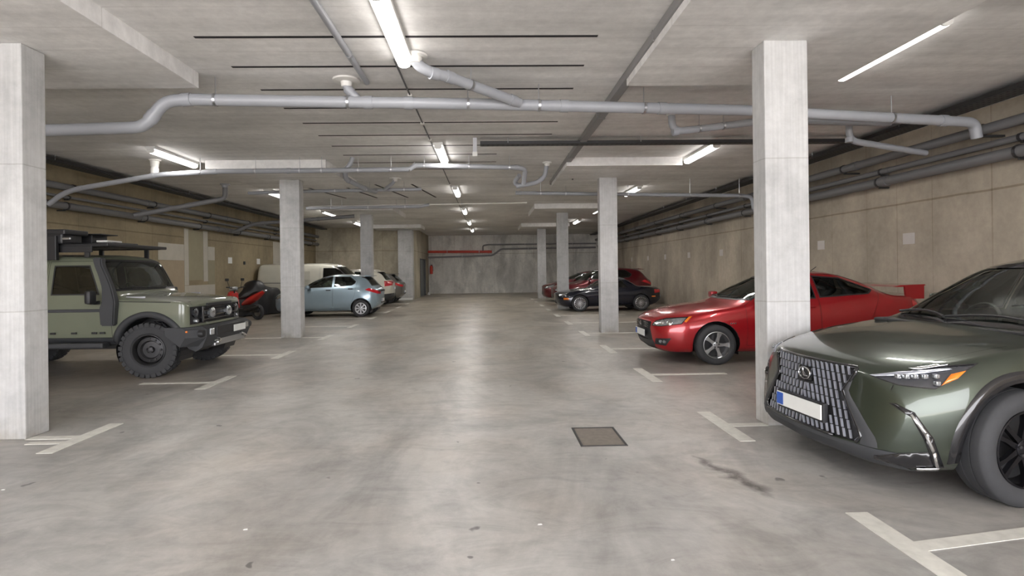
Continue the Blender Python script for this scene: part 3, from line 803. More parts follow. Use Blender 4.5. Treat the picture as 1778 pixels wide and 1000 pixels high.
    def flare(s, x, z, r0, r1, m, th=.012, a0=-12, a1=192, name='wheel_arch_trim'):
        """band of trim lying on the flank around the wheel opening"""
        for sg in (1, -1):
            bm = bmesh.new(); seg = 36; rows = []
            for i in range(seg + 1):
                a = R(a0 + (a1 - a0) * i / seg); row = []
                for k, (rr, o) in enumerate(((r0 - .004, -.05), (r0, th), ((r0 + r1) / 2, th * 1.05), (r1 - .008, th), (r1, -.004))):
                    px, pz = x + math.cos(a) * rr, z + math.sin(a) * rr
                    h, nn = s.hit((px, 3 * sg, pz), (0, -sg, 0))
                    if h is None or abs(h.y) < s.S['ww'][len(s.S['ww']) // 2][1] - .35: row.append(None); continue
                    row.append(bm.verts.new(h + Vector((0, sg * o, 0))))
                rows.append(row)
            for p, q in zip(rows, rows[1:]):
                for k in range(4):
                    v4 = (p[k], p[k + 1], q[k + 1], q[k])
                    if all(v4): bm.faces.new(v4)
            bmesh.ops.recalc_face_normals(bm, faces=bm.faces[:])
            obj(name, bm, m, s.root, 'all')
    def lining(s):
        b = s.bm.copy()
        dl = [f for f in b.faces if f.calc_center_median().z < .42]
        bmesh.ops.delete(b, geom=dl, context='FACES')
        s.emit('cabin_lining', b, 'interior', off=-.03)
    def shell(s): return s.emit('body', s.bm, s.pt)
    def seats(s, xs, y=.38, z=.42, w=.48, hh=.62, m='seat'):
        for x in xs:
            for sg in (1, -1):
                bm = bmesh.new(); box(bm, (x - .05, y * sg - w / 2, z), (x + .46, y * sg + w / 2, z + .16), .05)
                vs = box(bm, (x + .40, y * sg - w / 2, z + .1), (x + .54, y * sg + w / 2, z + hh), .05)
                box(bm, (x + .50, y * sg - .13, z + hh + .02), (x + .58, y * sg + .13, z + hh + .2), .04)
                for v in bm.verts:
                    if v.co.z > z + .14 and v.co.x > x + .38: v.co.x += (v.co.z - z - .14) * .22
                obj('seat', bm, m, s.root, True)
    def dash(s, x, z, w, yw=.36):
        bm = bmesh.new(); box(bm, (x - .25, -w, z - .28), (x + .12, w, z - .03), .05); obj('dashboard', bm, 'interior', s.root, True)
        bm = bmesh.new(); lathe(bm, [(.17, -.014), (.185, 0), (.17, .014), (.155, 0)], 24, 'x', (0, 0, 0), closed=True)
        box(bm, (-.01, -.16, -.02), (.01, .16, .02)); box(bm, (-.02, -.05, -.05), (.02, .05, .05), .01)
        o = obj('steering_wheel', bm, 'black', s.root, True, (x + .22, yw, z - .06)); o.rotation_euler = (0, R(20), 0)
    def mirror(s, x, y, z, m=None, sx=.13, sy=.20, sz=.15):
        for sg in (1, -1):
            bm = bmesh.new(); vs = box(bm, (x - sx, sg * y + (0 if sg > 0 else -sy), z), (x + sx * .35, sg * y + (sy if sg > 0 else 0), z + sz), .04)
            o = obj('side_mirror', bm, m or s.pt, s.root, True)
            bm = bmesh.new(); box(bm, (x - .05, min(sg * (y - .16), sg * (y + .04)), z - .01), (x + .02, max(sg * (y - .16), sg * (y + .04)), z + .04), .01); obj('mirror_arm', bm, 'black', o, True)
    def handle(s, x, z, m='black', w=.18, parent=None):
        for sg in (1, -1):
            h, n = s.hit((x, 3 * sg, z), (0, -sg, 0))
            if h is None: continue
            bm = bmesh.new(); box(bm, (x - w / 2, h.y + (.0 if sg > 0 else -.03), z - .016), (x + w / 2, h.y + (.03 if sg > 0 else 0), z + .016), .008)
            obj('door_handle', bm, m, parent[sg] if parent else s.root, True)

def tyre_bm(R0, rim, w, tread='road'):
    bm = bmesh.new(); hw = w / 2; sh = .03
    prof = [(rim, -hw * .80), (rim + .02, -hw * .96), ((R0 + rim) / 2, -hw * 1.04), (R0 - sh, -hw * .96), (R0 - .008, -hw * .82)]
    if tread == 'road':
        for k in range(5):
            y = -hw * .8 + hw * 1.6 * k / 4
            if k: prof += [(R0 - .008, y - .022), (R0, y - .02)] if k else []
            prof += [(R0, y + (.02 if k < 4 else 0)), (R0 - .010, y + .024)] if k < 4 else [(R0, y)]
        prof = prof[:5] + [(R0, -hw * .7), (R0, -hw * .3), (R0 - .009, -hw * .28), (R0 - .009, -hw * .24), (R0, -hw * .22), (R0, hw * .22), (R0 - .009, hw * .24), (R0 - .009, hw * .28), (R0, hw * .3), (R0, hw * .7)]
    else: prof += [(R0 - .012, -hw * .5), (R0 - .012, hw * .5)]
    prof += [(R0 - .008, hw * .82), (R0 - sh, hw * .96), ((R0 + rim) / 2, hw * 1.04), (rim + .02, hw * .96), (rim, hw * .80)]
    lathe(bm, prof, 56, 'y', closed=True)
    if tread == 'mud':
        for i in range(30):
            a = 2 * math.pi * i / 30
            for k, (y0, y1) in enumerate(((-hw * 1.02, -hw * .45), (-hw * .35, hw * .05), (hw * .1, hw * .4), (hw * .45, hw * 1.02))):
                aa = a + (k % 2) * .1
                t = Vector((-math.sin(aa), 0, math.cos(aa))); rr = Vector((math.cos(aa), 0, math.sin(aa)))
                prism(bm, [(-.028, y0), (.028, y0 + .012), (.028, y1), (-.028, y1 - .012)], t, (0, 1, 0), rr, .022 if k in (1, 2) else .018, rr * (R0 - .02))
                if k in (0, 3):
                    ys = y0 - .006 if k == 0 else y1 - .012
                    prism(bm, [(-.028, 0), (.028, 0), (.028, .055), (-.028, .055)], t, -rr, (0, 1, 0), .018, rr * (R0 - .004) + Vector((0, ys, 0)))
    return bm

def rim_bm(rim, w, style, n, out):
    """out = -1 or +1: which way the face of the rim looks"""
    hw = w / 2; bm = bmesh.new(); o = out
    lathe(bm, [(rim, o * hw * .86), (rim * .96, o * hw * .88), (rim * .925, o * hw * .70), (rim * .88, -o * hw * .1), (rim * .92, -o * hw * .85), (rim, -o * hw * .8), (rim * .97, -o * hw * .2), (rim * .985, o * hw * .6)], 48, 'y', closed=True)
    yf = o * hw * .62
    if style == 'steel':
        lathe(bm, [(rim * .90, o * hw * .1), (rim * .80, o * hw * .42), (rim * .60, o * hw * .5), (rim * .52, o * hw * .22), (rim * .22, o * hw * .25), (rim * .20, o * hw * .55), (rim * .12, o * hw * .62), (.001, o * hw * .62)], 48, 'y')
    elif style == 'cover':
        for i in range(n):
            a = 2 * math.pi * i / n
            for w0, w1, ra, rb in ((.085, .15, .25, .95),):
                t = Vector((-math.sin(a), 0, math.cos(a))); rr = Vector((math.cos(a), 0, math.sin(a)))
                prism(bm, [(-w0 * rim, ra * rim), (w0 * rim, ra * rim), (w1 * rim * 1.15, rb * rim), (-w1 * rim * 1.15, rb * rim)], t, rr, (0, o, 0), .014, (0, yf - o * .01, 0))
        lathe(bm, [(rim * .99, yf), (rim * .99, yf + o * .012), (rim * .88, yf + o * .012), (rim * .88, yf)], 48, 'y', closed=True)
        lathe(bm, [(rim * .30, yf - o * .02), (rim * .30, yf + o * .014), (.001, yf + o * .02)], 24, 'y')
    else:
        tw = {'five': (.13, .10, .19), 'multi': (.035, .03, .05), 'twin': (.075, .05, .07)}[style]
        for i in range(n):
            a = 2 * math.pi * i / n
            offs = (0,) if style != 'twin' else (-.16, .16)
            for of in offs:
                b = a + of * .0; t = Vector((-math.sin(b), 0, math.cos(b))); rr = Vector((math.cos(b), 0, math.sin(b)))
                sh = of * rim
                prism(bm, [(-tw[0] * rim + sh * .5, .16 * rim), (tw[0] * rim + sh * .5, .16 * rim), (tw[1] * rim + sh * .8, .6 * rim), (tw[2] * rim + sh * 1.3, .95 * rim), (-tw[2] * rim + sh * 1.3, .95 * rim), (-tw[1] * rim + sh * .8, .6 * rim)], t, rr, (0, o, 0), .03, (0, yf - o * .028, 0))
        lathe(bm, [(rim * .24, yf - o * .03), (rim * .24, yf + o * .004), (rim * .15, yf + o * .012), (.001, yf + o * .012)], 24, 'y')
    return bm

def wheels(car, xs, W, R0, rim, w, style, n, mat, tread='road', lab=None, steer=0.0):
    for xi, x in enumerate(xs):
        for sg in (1, -1):
            o = obj('wheel', tyre_bm(R0, rim, w, tread), 'rubber', car.root, True, (x, sg * (W - w / 2), R0 - .004))
            if xi == 0 and steer: o.rotation_euler = (0, 0, steer)
            r = obj('rim', rim_bm(rim, w, style, n, sg), mat, o, True)
            bm = bmesh.new(); hw = w / 2; lathe(bm, [(rim * .90, -sg * hw * .2), (rim * .90, -sg * hw * .12), (.001, -sg * hw * .12)], 32, 'y'); obj('brake_disc', bm, 'dark_metal' if style != 'cover' else 'black', o, True)
            bm = bmesh.new(); yb = sg * w * .5 * .60
            for i in range(5):
                a = 2 * math.pi * i / 5 + .3; lathe(bm, [(.001, yb + sg * .022), (.011, yb + sg * .02), (.011, yb)], 8, 'y', (math.cos(a) * rim * .19, 0, math.sin(a) * rim * .19))
            obj('wheel_nuts', bm, 'dark_metal', o)

def plate(car, x, y, z, front=True, blue=True, w=.52, hh=.11, lean=0):
    s = -1 if front else 1
    root = bmesh.new(); box(root, (x - .006, y - w / 2, z - hh / 2), (x + .006, y + w / 2, z + hh / 2), .003)
    o = obj('number_plate', root, 'plate', car.root)
    if blue:
        bm = bmesh.new(); by = y + (w / 2 - .045 if front else -w / 2 + .045); xx = x + s * .007
        box(bm, (xx - .001, min(by - .04, by + .04), z - hh / 2 + .008), (xx + .001, by + .04, z + hh / 2 - .008)); obj('plate_band', bm, 'blue', o)
    return o
# ======== dark green crossover, front right
LEX = dict(L=4.66, rake=.16,
 zb=[(0, .30), (.05, .23), (.2, .185), (.9, .19), (3.8, .23), (4.4, .30), (4.6, .42), (4.66, .5)],
 ws=[(0, .70), (.05, .76), (.2, .83), (.6, .87), (.95, .90), (2.3, .88), (3.8, .90), (4.4, .84), (4.66, .7)],
 ww=[(0, .78), (.04, .83), (.15, .885), (.4, .92), (.9, .933), (2.3, .915), (3.7, .933), (4.4, .88), (4.66, .75)],
 zw=[(0, .60), (.3, .66), (.9, .70), (2, .72), (4.66, .78)],
 wb=[(0, .66), (.05, .74), (.2, .80), (.5, .84), (.9, .865), (1.6, .865), (3.5, .85), (4.3, .80), (4.66, .68)],
 zbt=[(0, .74), (.05, .80), (.2, .855), (.5, .93), (.9, .99), (1.5, 1.06), (3, 1.12), (4, 1.18), (4.5, 1.05), (4.66, .85)],
 wr=[(0, .50), (.1, .60), (.4, .68), (1.15, .72), (1.5, .70), (2.3, .60), (3.6, .57), (4.2, .62), (4.66, .5)],
 zt=[(0, .835), (.04, .87), (.12, .905), (.4, .965), (.8, 1.02), (1.25, 1.07), (1.36, 1.10), (1.8, 1.37), (2.2, 1.57), (2.5, 1.63), (2.9, 1.65), (3.5, 1.62), (4.0, 1.53), (4.4, 1.20), (4.6, 1.02), (4.66, .9)],
 dr=[(0, .03), (.5, .03), (1.3, .02), (1.8, .05), (2.4, .07), (4, .06), (4.66, .04)],
 bow=[(0, .27), (.3, .22), (.9, .14), (1.4, .17), (2.2, .12), (3, .0), (4, -.08), (4.66, -.16)], rf=[.3, .45, .5, .42, .35, .5])

def build_lexus():
    c = Car('parked_car', 'dark green metallic crossover with a tall latticed grille, parked nearest on the right', 'car', LEX, (2.42, 4.18, 0), R(5), 'p_lexus')
    W = .925
    c.arch(.91, .375, .425, W); c.arch(3.60, .375, .425, W)
    # glass
    sw = c.panel('side_window', [(1.62, 1.10), (2.30, 1.50), (2.75, 1.54), (2.75, 1.12)], 'side', 'y', 'glass', .02, 'gloss_black', -.004, lim=lambda p, n: p.z > 1.0, ringname='window_trim')
    sw2 = c.panel('side_window', [(2.80, 1.12), (2.80, 1.54), (3.4, 1.51), (3.9, 1.38), (3.75, 1.16)], 'side', 'y', 'glass_dark', .02, 'gloss_black', -.004, lim=lambda p, n: p.z > 1.0, ringname='window_trim')
    c.panel('windshield', [(-.80, 1.075), (.80, 1.075), (.64, 1.545), (-.64, 1.545)], 'front', 'f', 'glass_clear', .03, 'gloss_black', -.004, lim=lambda p, n: 1.2 < p.x < 2.6, ringname='windshield_border')
    c.panel('rear_window', [(-.60, 1.2), (.60, 1.2), (.50, 1.5), (-.50, 1.5)], 'front', 'r', 'glass_dark', .03, 'gloss_black', -.004, lim=lambda p, n: p.x > 3.9)
    c.lining()
    # doors
    d1 = c.panel('door', [(1.50, .34), (1.50, 1.08), (1.75, 1.22), (2.35, 1.56), (2.78, 1.57), (2.78, .34)], 'side', 'y', c.pt, .004, parent=None)
    d2 = c.panel('door', [(2.785, .34), (2.785, 1.57), (3.35, 1.54), (3.95, 1.38), (3.72, .9), (3.4, .6), (3.3, .34)], 'side', 'y', c.pt, .004)
    for sg in (1, -1): sw[sg].parent = d1[sg]; sw2[sg].parent = d2[sg]
    A = R(45)
    # headlight: dark housing with bright blade, small projectors and amber wedge
    c.panel('headlight', LX['head'], A, 'y', 'lens_dark', .006, 'gloss_black', -.004, lim=lambda p, n: p.x < 1.0 and p.z > .5 and p.z < 1.0)
    def deco(name, poly, m, off, bm=None):
        # a decorative insert lying on the reference surface (diagonal view), both flanks
        for sg in (1, -1):
            ref = bmesh.new(); mp = {}
            for t in c.tri:
                cc = (c.rv[t[0]] + c.rv[t[1]] + c.rv[t[2]]) / 3
                if cc.x < 1.1 and cc.y * sg > .1 and cc.z < 1.05:
                    vs = []
                    for i in t:
                        if i not in mp: mp[i] = ref.verts.new(c.rv[i])
                        vs.append(mp[i])
                    ref.faces.new(vs)
            ref.normal_update()
            A_, _ = c.carve(poly, A * sg, lambda p, n, sg=sg: n.x < .3, 0, True, ref)
            c.emit(name, A_, m, None, off, None, .008); ref.free()
    deco('running_light', LX['blade'], 'satin', .008)
    deco('turn_signal', LX['amber'], 'orange', .010)
    deco('lamp_trim', LX['lamptop'], 'chrome', .010)
    for pl in LX['fin']: deco('bumper_accent', pl, 'gloss_black', .009)
    for j, pl in enumerate(LX['chr']): deco('chrome_accent', pl, 'chrome', .020)
    deco('bumper_vent', LX['vent'], 'gloss_black', .008)
    for sg in (1, -1):
        for t, z in LX['proj']:
            o = Vector((t * .7071 - 2 * .7071, (t * .7071 + 2 * .7071) * sg, z)); dvec = Vector((1, -sg, 0))
            h, n = c.hit(o, dvec)
            if h is None: continue
            bm = bmesh.new(); box(bm, (-.016, -.016, -.014), (.016, .016, .014), .006); obj('projector', bm, 'lens', c.root, True, h + n * .006)
    # spindle grille
    gp = LX['grille']; lower = LX['lower']
    c.panel('grille_surround', lower, 'front', 'f', 'plastic', .0, off=.004, lim=lambda p, n: p.x < .6)
    for g_ in gp: c.panel('grille', g_, 'front', 'f', 'black', 0, off=-.02, lim=lambda p, n: p.x < .6)
    outl = [(-.50, .335), (-.53, .38), (-.365, .66), (-.44, .80), (-.43, .835), (.43, .835), (.44, .80), (.365, .66), (.53, .38), (.50, .335), (-.50, .335)]
    pts = []
    for p0, p1 in zip(outl, outl[1:]):
        for k in range(6):
            y, z = p0[0] + (p1[0] - p0[0]) * k / 6, p0[1] + (p1[1] - p0[1]) * k / 6
            h, n = c.hit((-1, y, z), (1, 0, 0))
            if h is not None: pts.append(h)
    bm = bmesh.new(); tube(bm, pts, .013, 8); obj('grille_frame', bm, 'gloss_black', c.root, 'all')
    for sg in (1, -1):
        bm = bmesh.new(); rows_ = []
        for k in range(14):
            t = k / 13; z = .33 + .44 * t; ye = (.53 + (.365 - .53) * min(1, max(0, (z - .38) / .28))) if z < .66 else .365 + (z - .66) * .4; wv = .085 * (1 - t) + .02
            row = []
            for q, o in ((0, .006), (wv * .5, .012), (wv, .002)):
                h, n = c.hit((-1, sg * (ye + q), z), (1, 0, 0)); row.append(bm.verts.new(h + n * o))
            rows_.append(row)
        for p, q in zip(rows_, rows_[1:]):
            for k in range(2): bm.faces.new((p[k], p[k + 1], q[k + 1], q[k]))
        bmesh.ops.recalc_face_normals(bm, faces=bm.faces[:]); obj('grille_wing', bm, 'plastic', c.root, 'all')
    # bars of the lattice
    bm = bmesh.new(); ncol = 18; rows = 8
    def inside(y, z, pl, g=.035):
        return all((Vector((0, y, z)) - co).dot(no) > g for co, no in c.planes(pl, *AX['front']))
    z0, z1 = .345, .835
    for r_ in range(rows):
        za = z0 + (z1 - z0) * r_ / rows; zc = za + (z1 - z0) / rows
        for k in range(-ncol, ncol + 1):
            y = (k + (.5 if r_ % 2 else 0)) * .046
            zm = (za + zc) / 2; 
            if not (inside(y, zm, gp[0], .02) or inside(y, zm, gp[1], .02) or (abs(y) < .34 and abs(zm - .66) < .03)): continue
            if abs(y) < .285 and .40 < zm < .545: continue
            if abs(y) < .085 and .665 < zm < .775: continue
            h, n = c.hit((-1, y, zm), (1, 0, 0))
            if h is None: continue
            hh = (zc - za) * .46; sy = .011 * (1 if y < 0 else -1)
            for s2, (dz0, dz1, dy) in enumerate(((-hh, hh * .2, 0), (hh * .2, hh, sy))):
                pass
            pr = [(-.0065, -hh), (.0065, -hh), (.0065 + sy, hh), (-.0065 + sy, hh)]
            prism(bm, pr, (0, 1, 0), (0, 0, 1), (-1, 0, 0), .012, (h.x + .008, y, zm))
    obj('grille_lattice', bm, 'satin', c.root)
    # emblem: oval ring with a slanted L
    h, n = c.hit((-1, 0, .72), (1, 0, 0)); ex = h.x - .016
    bm = bmesh.new(); box(bm, (ex + .004, -.075, .665), (ex + .03, .075, .775), .02); em = obj('emblem_base', bm, 'gloss_black', c.root)
    bm = bmesh.new(); tube(bm, [(ex, math.cos(2 * math.pi * i / 28) * .064, .72 + math.sin(2 * math.pi * i / 28) * .045) for i in range(29)], .0055, 8)
    prism(bm, [(.022, .036), (.030, .036), (-.004, -.014), (-.044, -.014), (-.044, -.022), (.010, -.022)][::-1], (0, 1, 0), (0, 0, 1), (-1, 0, 0), .008, (ex + .004, 0, .72))
    for v in bm.verts: pass
    obj('emblem', bm, 'chrome', em)
    h, n = c.hit((-1, 0, .46), (1, 0, 0)); plate(c, h.x - .03, 0, .475)
    bm = bmesh.new(); box(bm, (h.x - .02, -.27, .40), (h.x + .02, .27, .54), .006); obj('plate_holder', bm, 'black', c.root)
    # lower lip and cladding
    for pl in LX['clad']: c.panel('lower_cladding', pl, 'side', 'y', 'plastic', 0, off=.006)
    c.flare(.91, .375, .425, .495, 'gloss_black', .010); c.flare(3.60, .375, .425, .490, 'gloss_black', .010)
    # bonnet seam lines are cut as a panel
    c.panel('hood', LX['hood'], 'top', 'f', c.pt, .004, lim=lambda p, n: n.z > .3 and p.x < 1.6)
    c.shell()
    bm = bmesh.new(); box(bm, (1.25, -.72, 1.035), (1.52, .72, 1.07), .02); obj('cowl', bm, 'black', c.root)
    for y0, y1 in ((-.55, .10), (.12, .70)):
        pts = []
        for k in range(9):
            y = y0 + (y1 - y0) * k / 8; z = 1.105 + .03 * math.sin(math.pi * k / 8) 
            h, n = c.hit((-1, y, z), (1, 0, 0))
            if h is not None: pts.append(h + n * .02)
        bm = bmesh.new(); tube(bm, pts, .011, 6); obj('wiper', bm, 'black', c.root)
    wheels(c, (.91, 3.60), W - .005, .372, .248, .235, 'twin', 5, 'alloy_dark', steer=R(4))
    c.mirror(2.3, .88, 1.12)
    c.seats((2.15, 3.0), .38, .45); c.dash(1.75, 1.10, .66)
    bm = bmesh.new(); box(bm, (1.3, -.8, .30), (4.3, .8, .42)); obj('cabin_floor', bm, 'interior', c.root)
    return c
# outlines in the diagonal plane t = (x + |y|) / sqrt 2, z
LX = dict(
 head=[(0.468, 0.796), (0.635, 0.839), (0.838, 0.889), (1.049, 0.914), (0.974, 0.859), (0.860, 0.774), (0.829, 0.754), (0.618, 0.759), (0.521, 0.784)],
 blade=[(0.477, 0.799), (0.635, 0.837), (0.899, 0.877), (0.926, 0.866), (0.653, 0.819), (0.521, 0.792)],
 amber=[(0.855, 0.776), (0.904, 0.844), (0.979, 0.866), (0.935, 0.819)],
 lamptop=[(0.688, 0.860), (0.838, 0.892), (0.899, 0.896), (0.741, 0.859)],
 fin=[[(0.588, 0.639), (0.623, 0.644), (0.723, 0.604), (0.703, 0.574)], [(0.703, 0.574), (0.723, 0.604), (0.813, 0.454), (0.768, 0.434)], [(0.768, 0.434), (0.813, 0.454), (0.863, 0.254), (0.823, 0.244)]],
 chr=[[(0.698, 0.587), (0.711, 0.594), (0.781, 0.484), (0.765, 0.474)], [(0.765, 0.474), (0.781, 0.484), (0.819, 0.364), (0.803, 0.354)], [(0.803, 0.354), (0.819, 0.364), (0.838, 0.259), (0.821, 0.246)], [(0.723, 0.232), (0.723, 0.246), (0.838, 0.259), (0.833, 0.240)]],
 vent=[(0.503, 0.254), (0.503, 0.279), (0.643, 0.329), (0.788, 0.359), (0.823, 0.254), (0.723, 0.229)],
 proj=[(0.635, 0.812), (0.679, 0.816), (0.723, 0.820), (0.772, 0.824), (0.829, 0.829), (0.833, 0.789)],
 grille=[[(-.36, .66), (.36, .66), (.44, .80), (.43, .835), (-.43, .835), (-.44, .80)], [(-.50, .335), (.50, .335), (.53, .38), (.36, .659), (-.36, .659), (-.53, .38)]],
 lower=[(-.72, .2), (.72, .2), (.72, .325), (-.72, .325)],
 clad=[[(1.35, .1), (1.35, .36), (3.25, .36), (3.25, .1)]],
 hood=[(.10, .66), (.5, .70), (1.30, .76), (1.34, 0), (1.30, -.76), (.5, -.70), (.10, -.66), (.03, 0)],
)
build_lexus()

# ======== red saloon
LAN = dict(L=4.57,
 zb=[(0, .36), (.05, .24), (.25, .17), (1, .17), (3.8, .2), (4.3, .27), (4.57, .45)],
 ws=[(0, .60), (.06, .68), (.3, .80), (.9, .86), (3.8, .86), (4.3, .80), (4.57, .66)],
 ww=[(0, .66), (.05, .73), (.2, .80), (.5, .86), (.95, .882), (2.3, .875), (3.7, .88), (4.2, .85), (4.57, .72)],
 zw=[(0, .50), (.3, .56), (.9, .62), (4.57, .70)],
 wb=[(0, .58), (.1, .70), (.4, .78), (1, .82), (3.6, .80), (4.2, .76), (4.57, .64)],
 zbt=[(0, .60), (.1, .68), (.4, .76), (1, .87), (1.6, .94), (3, 1.0), (3.8, 1.06), (4.3, 1.04), (4.57, .85)],
 wr=[(0, .45), (.3, .60), (1.1, .66), (1.5, .66), (2.2, .54), (3.3, .52), (3.9, .58), (4.57, .5)],
 zt=[(0, .68), (.06, .73), (.3, .82), (.8, .91), (1.2, .965), (1.32, 1.0), (1.8, 1.25), (2.2, 1.42), (2.6, 1.48), (3.0, 1.47), (3.5, 1.34), (3.9, 1.15), (4.05, 1.10), (4.45, 1.08), (4.57, .95)],
 dr=[(0, .02), (1.3, .03), (2.2, .06), (3.2, .06), (4, .04), (4.57, .03)],
 bow=[(0, .26), (.4, .18), (1.2, .14), (2, .08), (3, 0), (4, -.1), (4.57, -.2)])
def build_lancer():
    c = Car('parked_car', 'bright red saloon with silver five-spoke wheels and a boot wing, behind the nearest right column', 'car', LAN, (2.66, 9.40, 0), 0, 'p_lancer')
    W = .88; c.arch(.96, .32, .375, W); c.arch(3.595, .32, .375, W)
    sw = c.panel('side_window', [(1.62, 1.0), (2.22, 1.33), (2.62, 1.40), (2.62, 1.03)], 'side', 'y', 'glass_dark', .02, 'black', -.004, lim=lambda p, n: p.z > .9)
    sw2 = c.panel('side_window', [(2.68, 1.04), (2.68, 1.40), (3.15, 1.36), (3.62, 1.16), (3.5, 1.09)], 'side', 'y', 'glass_dark', .02, 'black', -.004, lim=lambda p, n: p.z > .9)
    c.panel('windshield', [(-.72, 1.01), (.72, 1.01), (.54, 1.385), (-.54, 1.385)], 'front', 'f', 'glass', .025, 'black', -.004, lim=lambda p, n: 1.15 < p.x < 2.5)
    c.panel('rear_window', [(-.54, 1.16), (.54, 1.16), (.46, 1.40), (-.46, 1.40)], 'front', 'r', 'glass_dark', .03, 'black', -.004, lim=lambda p, n: 3 < p.x < 4.1)
    c.lining()
    d1 = c.panel('door', [(1.45, .30), (1.45, .93), (2.2, 1.37), (2.65, 1.44), (2.65, .30)], 'side', 'y', c.pt, .004)
    d2 = c.panel('door', [(2.66, .30), (2.66, 1.44), (3.2, 1.39), (3.70, 1.17), (3.5, .75), (3.15, .30)], 'side', 'y', c.pt, .004)
    for sg in (1, -1): sw[sg].parent = d1[sg]; sw2[sg].parent = d2[sg]
    c.handle(2.48, .90, c.pt, parent=d1)
    A = R(45)
    hd = c.panel('headlight', [(.33, .60), (.42, .685), (.60, .735), (.93, .765), (.86, .65), (.55, .60)], A, 'y', 'lens', .012, 'gloss_black', -.002, lim=lambda p, n: p.x < 1 and p.z > .4)
    for sg in (1, -1):
        h, n = c.hit((.16, 3 * sg, .66), (.0, -sg, 0))
        for x, yy, mm, r_ in ((.30, .66, 'black', .045), (.17, .6, 'black', .04)):
            h, n = c.hit((x - 1, (yy + 1) * sg, .668), (1, -sg, 0))
            if h is None: continue
            bm = bmesh.new(); lathe(bm, [(.001, -.006), (r_ * .7, -.004), (r_, .004), (r_, .01)], 18, 'y'); 
            o = obj('lamp_bowl', bm, 'chrome', hd[sg], True, h + n * .004); o.rotation_euler = n.to_track_quat('-Y', 'Z').to_euler()
        h, n = c.hit((-.35, 1.6 * sg, .70), (1, -sg, 0))
    am = c.panel('turn_signal', [(.88, .70), (.90, .757), (.97, .772), (.915, .67)], A, 'y', 'orange', 0, off=.002, lim=lambda p, n: p.x < 1 and p.z > .5)
    for pl in ([(-.42, .665), (.42, .665), (.38, .55), (-.38, .55)], [(-.38, .549), (.38, .549), (.48, .30), (.44, .20), (-.44, .20), (-.48, .30)]): c.panel('grille', pl, 'front', 'f', 'black', 0, off=-.01, lim=lambda p, n: p.x < .6)
    bm = bmesh.new()
    for z in (.56, .585, .61, .635): box(bm, (.012, -.36, z - .004), (.03, .36, z + .004), .002)
    obj('grille_slats', bm, 'gloss_black', c.root)
    c.panel('fog_lamp', [(.40, .30), (.44, .40), (.72, .42), (.62, .29)], A, 'y', 'black', 0, off=.002, lim=lambda p, n: p.x < .6 and abs(p.y) > .42)
    for sg in (1, -1):
        for t in (.53, .60):
            o = Vector((t * .7071 - 1.414, (t * .7071 + 1.414) * sg, .355)); h, n = c.hit(o, (1, -sg, 0))
            if h is not None:
                bm = bmesh.new(); lathe(bm, [(.001, -.01), (.028, -.008), (.03, .008)], 14, 'y'); q = obj('fog_bulb', bm, 'lens', c.root, True, h); q.rotation_euler = n.to_track_quat('-Y', 'Z').to_euler()
    c.panel('hood', [(.05, 0), (.12, .55), (.5, .66), (1.24, .72), (1.28, 0), (1.24, -.72), (.5, -.66), (.12, -.55)], 'top', 'f', c.pt, .003, lim=lambda p, n: n.z > .3 and p.x < 1.5)
    h, n = c.hit((-1, 0, .46), (1, 0, 0)); plate(c, h.x - .025, 0, .46)
    h, n = c.hit((-1, 0, .615), (1, 0, 0)); ex = h.x - .012
    bm = bmesh.new()
    for a in (90, 210, 330):      # three lozenges meeting at a point
        ca, sa = math.cos(R(a)), math.sin(R(a)); pc, ps = math.cos(R(a + 90)), math.sin(R(a + 90)); l_ = .052; w_ = .016
        prism(bm, [(0, 0), (ca * l_ / 2 + pc * w_, sa * l_ / 2 + ps * w_), (ca * l_, sa * l_), (ca * l_ / 2 - pc * w_, sa * l_ / 2 - ps * w_)], (0, 1, 0), (0, 0, 1), (-1, 0, 0), .006, (ex + .004, 0, .60))
    obj('emblem', bm, 'chrome', c.root)
    c.panel('tail_light', [(4.2, .80), (4.2, .98), (4.57, .98), (4.57, .80)], 'side', 'y', 'redlens', 0, off=.003)
    c.shell()
    bm = bmesh.new()
    for sg in (1, -1):
        h, n = c.hit((1.27, 3 * sg, .66), (0, -sg, 0)); 
        for k in range(3): box(bm, (1.18 + k * .035, h.y - .004 if sg > 0 else h.y - .006, .645), (1.20 + k * .035, h.y + .006 if sg > 0 else h.y + .004, .665), .003)
    obj('fender_badge', bm, 'chrome', c.root)
    # boot wing
    bm = bmesh.new(); prism(bm, [(3.95, 1.195), (4.08, 1.225), (4.48, 1.235), (4.50, 1.215), (4.10, 1.195)], (1, 0, 0), (0, 0, 1), (0, 1, 0), 1.36, (0, -.68, 0))
    wg = obj('boot_wing', bm, c.pt, c.root)
    for sg in (1, -1):
        bm = bmesh.new(); prism(bm, [(4.16, 1.0), (4.14, 1.21), (4.46, 1.22), (4.46, 1.0)], (1, 0, 0), (0, 0, 1), (0, sg, 0), .035, (0, sg * .66, 0)); obj('wing_upright', bm, c.pt, wg)
    h, n = c.hit((3.0, 0, 3), (0, 0, -1)); bm = bmesh.new(); tube(bm, [h, h + Vector((.10, 0, .07))], .006, 6); obj('antenna', bm, 'black', c.root)
    for y0, y1 in ((-.5, .05), (.1, .6)):
        pts = [c.hit((-1, y0 + (y1 - y0) * k / 5, 1.03 + .015 * math.sin(k / 5 * 3.14)), (1, 0, 0)) for k in range(6)]
        bm = bmesh.new(); tube(bm, [h + n * .015 for h, n in pts if h], .009, 6); obj('wiper', bm, 'black', c.root)
    wheels(c, (.96, 3.595), W - .005, .318, .215, .205, 'five', 5, 'alloy')
    c.mirror(1.68, .84, .98, None, .10, .17, .12); c.seats((2.0, 2.85), .36, .32, .46, .60); c.dash(1.75, .98, .6)
    return c
